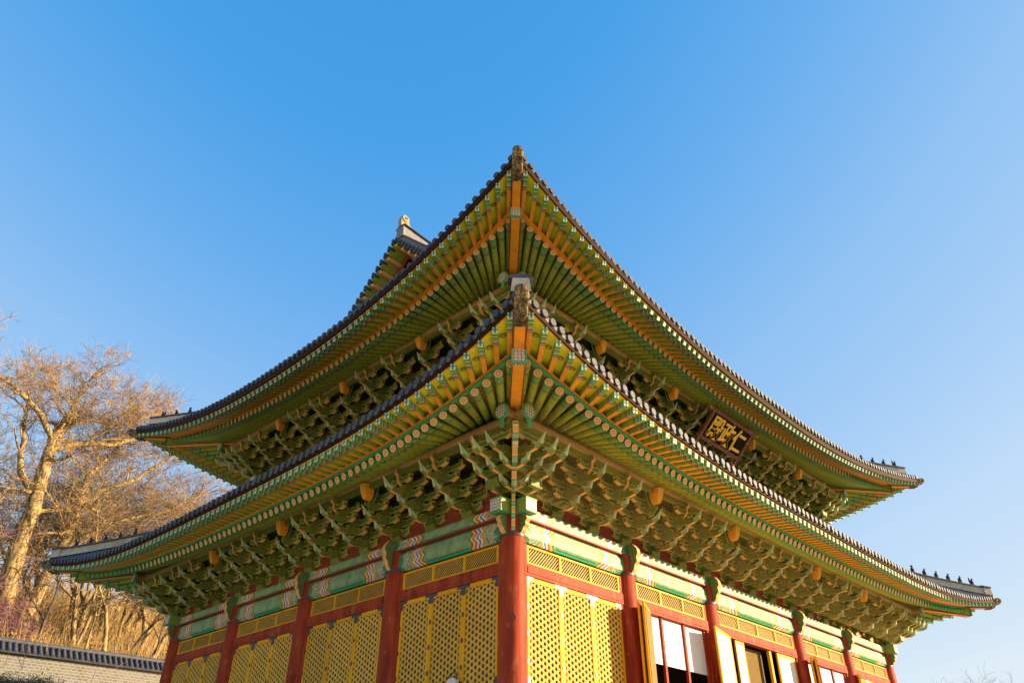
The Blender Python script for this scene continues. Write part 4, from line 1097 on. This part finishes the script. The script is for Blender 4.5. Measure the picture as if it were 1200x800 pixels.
tree('bare_tree', b0, 19, 11, 'tallest bare tree at the left, with a thick forked golden trunk', r0=.6, depth=6, spread=.5, guide=[
    ([V_(-.9, .6), V_(-.8, 5.8), V_(-1.2, 9), V_(-1.2, 12), V_(-1.4, 15.3)], .72, .42, 1.6),
    ([V_(-1.4, 15.3), V_(-1.1, 17.2, .2), V_(-.8, 18.6, .4), V_(-.9, 19.6, .6)], .36, .16, 1.8),
    ([V_(-1.2, 12), V_(-2.6, 13.4, .3), V_(-3.0, 15.4, .5), V_(-3.4, 17.6, 1)], .26, .13, 1.7),
    ([V_(-1.4, 15.3), V_(.3, 16.2, -.5), V_(2.0, 16.5, -1), V_(3.6, 17.6, -1.2)], .28, .12, 1.7),
    ([V_(-1.2, 15.6), V_(-2.8, 17.2, -.8), V_(-5.0, 18.2, -1.5), V_(-6.6, 18.4, -2)], .24, .11, 1.7),
    ([V_(-1.0, 17.4), V_(.6, 18.6, .8), V_(2.2, 18.9, 1.2), V_(3.6, 19.6, 1.4)], .20, .09, 1.5)])
YT = 50.0; kT = (YT+12.04)/54.04
b0 = V_(.6, 1.0)
tree('bare_tree', b0, 18, 12, 'second thick golden trunk, leaning right behind the lower left roof tip', r0=.5, depth=6, guide=[
    ([V_(.4, 1.0), V_(.7, 5.0), V_(1.2, 8.5), V_(1.5, 11.5)], .52, .34, 1.9),
    ([V_(1.5, 11.5), V_(2.6, 13.6), V_(4.6, 15.0), V_(6.4, 17.4)], .26, .11, 1.7),
    ([V_(1.5, 11.5), V_(1.6, 14.4, .6), V_(2.8, 17.0, 1), V_(3.4, 19.2, 1.2)], .25, .11, 1.7),
    ([V_(1.2, 9), V_(3.6, 11.4, -1), V_(6.4, 12.6, -1.4), V_(8.6, 14.4, -2)], .20, .09, 1.7)])
LBL = [(84, 50, 15.5, .40, 'bare tree cut by the left edge of the picture, nearest the wall'), (81.5, 56, 16.5, .34, 'bare tree farther up the slope at the left edge'), (79.5, 66, 15.5, .34, 'far bare tree behind the crown of the thick forked one'),
       (74, 55, 16.5, .36, 'bare tree right behind the second thick trunk'), (72.3, 52, 15.5, .34, 'bare tree rising above the white ridge of the lower left roof tip'), (70.6, 58, 16, .34, 'bare tree rising right above the upper left roof tip'),
       (69, 54, 14, .32, 'bare tree seen in the gap between the two left roof tips'), (67.4, 62, 14.5, .32, 'bare tree whose crown ends against the upper roof'), (65.6, 55, 8.5, .24, 'bare tree low in the gap, closest to the upper brackets'),
       (76.3, 60, 15.5, .30, 'far bare tree between the two thick trunks'), (71.4, 70, 14.5, .30, 'farthest bare tree high on the slope'), (68.3, 72, 13, .3, 'farthest bare tree on the right of the slope'),
       (77.6, 72, 15.5, .3, 'farthest bare tree straight behind the forked trunk'), (73.2, 64, 14.5, .28, 'bare tree far behind the white ridge of the lower left roof tip'), (82.8, 64, 16.5, .34, 'far bare tree near the left edge, behind the mauve trees'), (80.6, 52, 16, .40, 'bare tree left of the thick forked trunk, its crown touching the left edge'),
       (75.4, 53, 17.5, .36, 'bare tree just right of the forked trunk, forking level with the lower roof tip'), (71.8, 62, 17, .34, 'bare tree whose crown rises left of the upper left roof tip'), (69.8, 66, 17.5, .32, 'bare tree whose twigs stand above the upper left eave')]
for i, (az, y, h, r0, lb) in enumerate(LBL):
    R_ = random.Random(i); tree('bare_tree', A_(az, y), h, 21+i, lb, (R_.uniform(-.05, .15), 0), .48, mt=(m_twig, m_twig2, m_twig3)[i % 3], depth=6, r0=r0, fork=.32, dens=1.0)
TH = [(72.9, 50, 12, .08, None, .24, 'thick pale trunk below the white ridge of the lower left roof tip'), (69.6, 51, 11, .22, None, .26, 'pale trunk leaning right, halfway along the gap above the wall'), (76.2, 49, 12, .10, None, .22, 'pale upright trunk between the two thick golden trunks'), (71.9, 55, 13, .05, m_bark2, .18, 'dark upright trunk behind the pale ones under the eave'),
      (75.4, 46, 8, .34, m_bark2, .17, 'leaning dark thin trunk just above the wall'), (73.6, 47, 11, .20, None, .17, 'pale trunk leaning right, under the lower left roof tip'), (72.6, 48, 11, .05, None, .12, 'thin upright pale trunk under the lower left roof tip'),
      (71.3, 47, 12, .12, None, .20, 'pale trunk third from the hall corner above the wall'), (70, 49, 11, .16, m_bark2, .13, 'thin dark trunk second from the hall corner above the wall'), (69, 46.5, 9, .30, None, .30, 'short thick pale trunk beside the hall corner'),
      (68.2, 47.5, 9, .28, m_bark2, .13, 'thin dark trunk touching the red corner column'), (74.6, 52, 13, .18, None, .22, 'golden trunk between the dark leaning trunk and the roof tip'), (70.6, 53, 12, .10, None, .16, 'slim golden trunk farther back under the eaves')]
for i, (az, y, h, ln, mm, r0, lb) in enumerate(TH): tree('thin_tree', A_(az, y), h, 61+i, lb, (ln, 0), .40, m=mm, depth=5, r0=r0, fork=.45)
for i, (az, y, h) in enumerate([(79.5, 47, 13), (81, 46, 10), (76.6, 46, 7.5)]):
    tree('mauve_tree', A_(az, y), h, 81+i, ['tall mauve-twigged tree at the left edge', 'shorter mauve-twigged tree cut by the left edge', 'low mauve-twigged tree in front of the forked trunk'][i], (.02, 0), .42, m=m_bark2, mt=m_twigp, depth=6, r0=.14, fork=.20, tw=.009)
for i, (x, y, h) in enumerate([(113, 17, 19.6), (126, 14, 20.4)]):
    t = tree('distant_tree', (x, y, YARD), h, 91+i, ['tiny bare treetop low at the right edge, left one', 'tiny bare treetop low at the right edge, right one'][i], (0, 0), .5, depth=5, r0=.2, m=m_bark2, mt=m_bark2)
    t['group'] = 'distant treetops at the right'
# undergrowth on the slope
r = random.Random(9); mb = MB()
for _ in range(2600):
    y = 45.2+48*r.random()**1.2; x = r.uniform(-3+(y-45)*.15, 15+(y-45)*.55); z = gz(x, y); h = r.uniform(.8, 3.0)*(1+(y-45)*.012)
    for _ in range(7):
        a = Vector((x+r.gauss(0, .5), y+r.gauss(0, .5), z)); e = a+Vector((r.gauss(0, 1.0), r.gauss(0, .8), h*r.uniform(.6, 1.5))); w_ = Vector((.022, .0, 0))
        mid = a.lerp(e, .5)+Vector((r.gauss(0, .15), r.gauss(0, .12), .05)); mm = r.choice((m_twig, m_twig, m_bark2, m_dry))
        mb.add([a-w_, a+w_, mid+w_*.7, mid-w_*.7], [(0, 1, 2, 3)], mm); mb.add([mid-w_*.7, mid+w_*.7, e], [(0, 1, 2)], mm)
    if r.random() < .8: leafcloud(mb, 26, lambda: (x+r.gauss(0, .6), y+r.gauss(0, .6), z+h*r.uniform(.05, .9)), .10, r.choice((m_dry, m_dry, m_dry2, m_hill)), r)
mkobj('undergrowth', mb, kind='stuff')['label'] = 'golden dry undergrowth on the slope behind the wall'
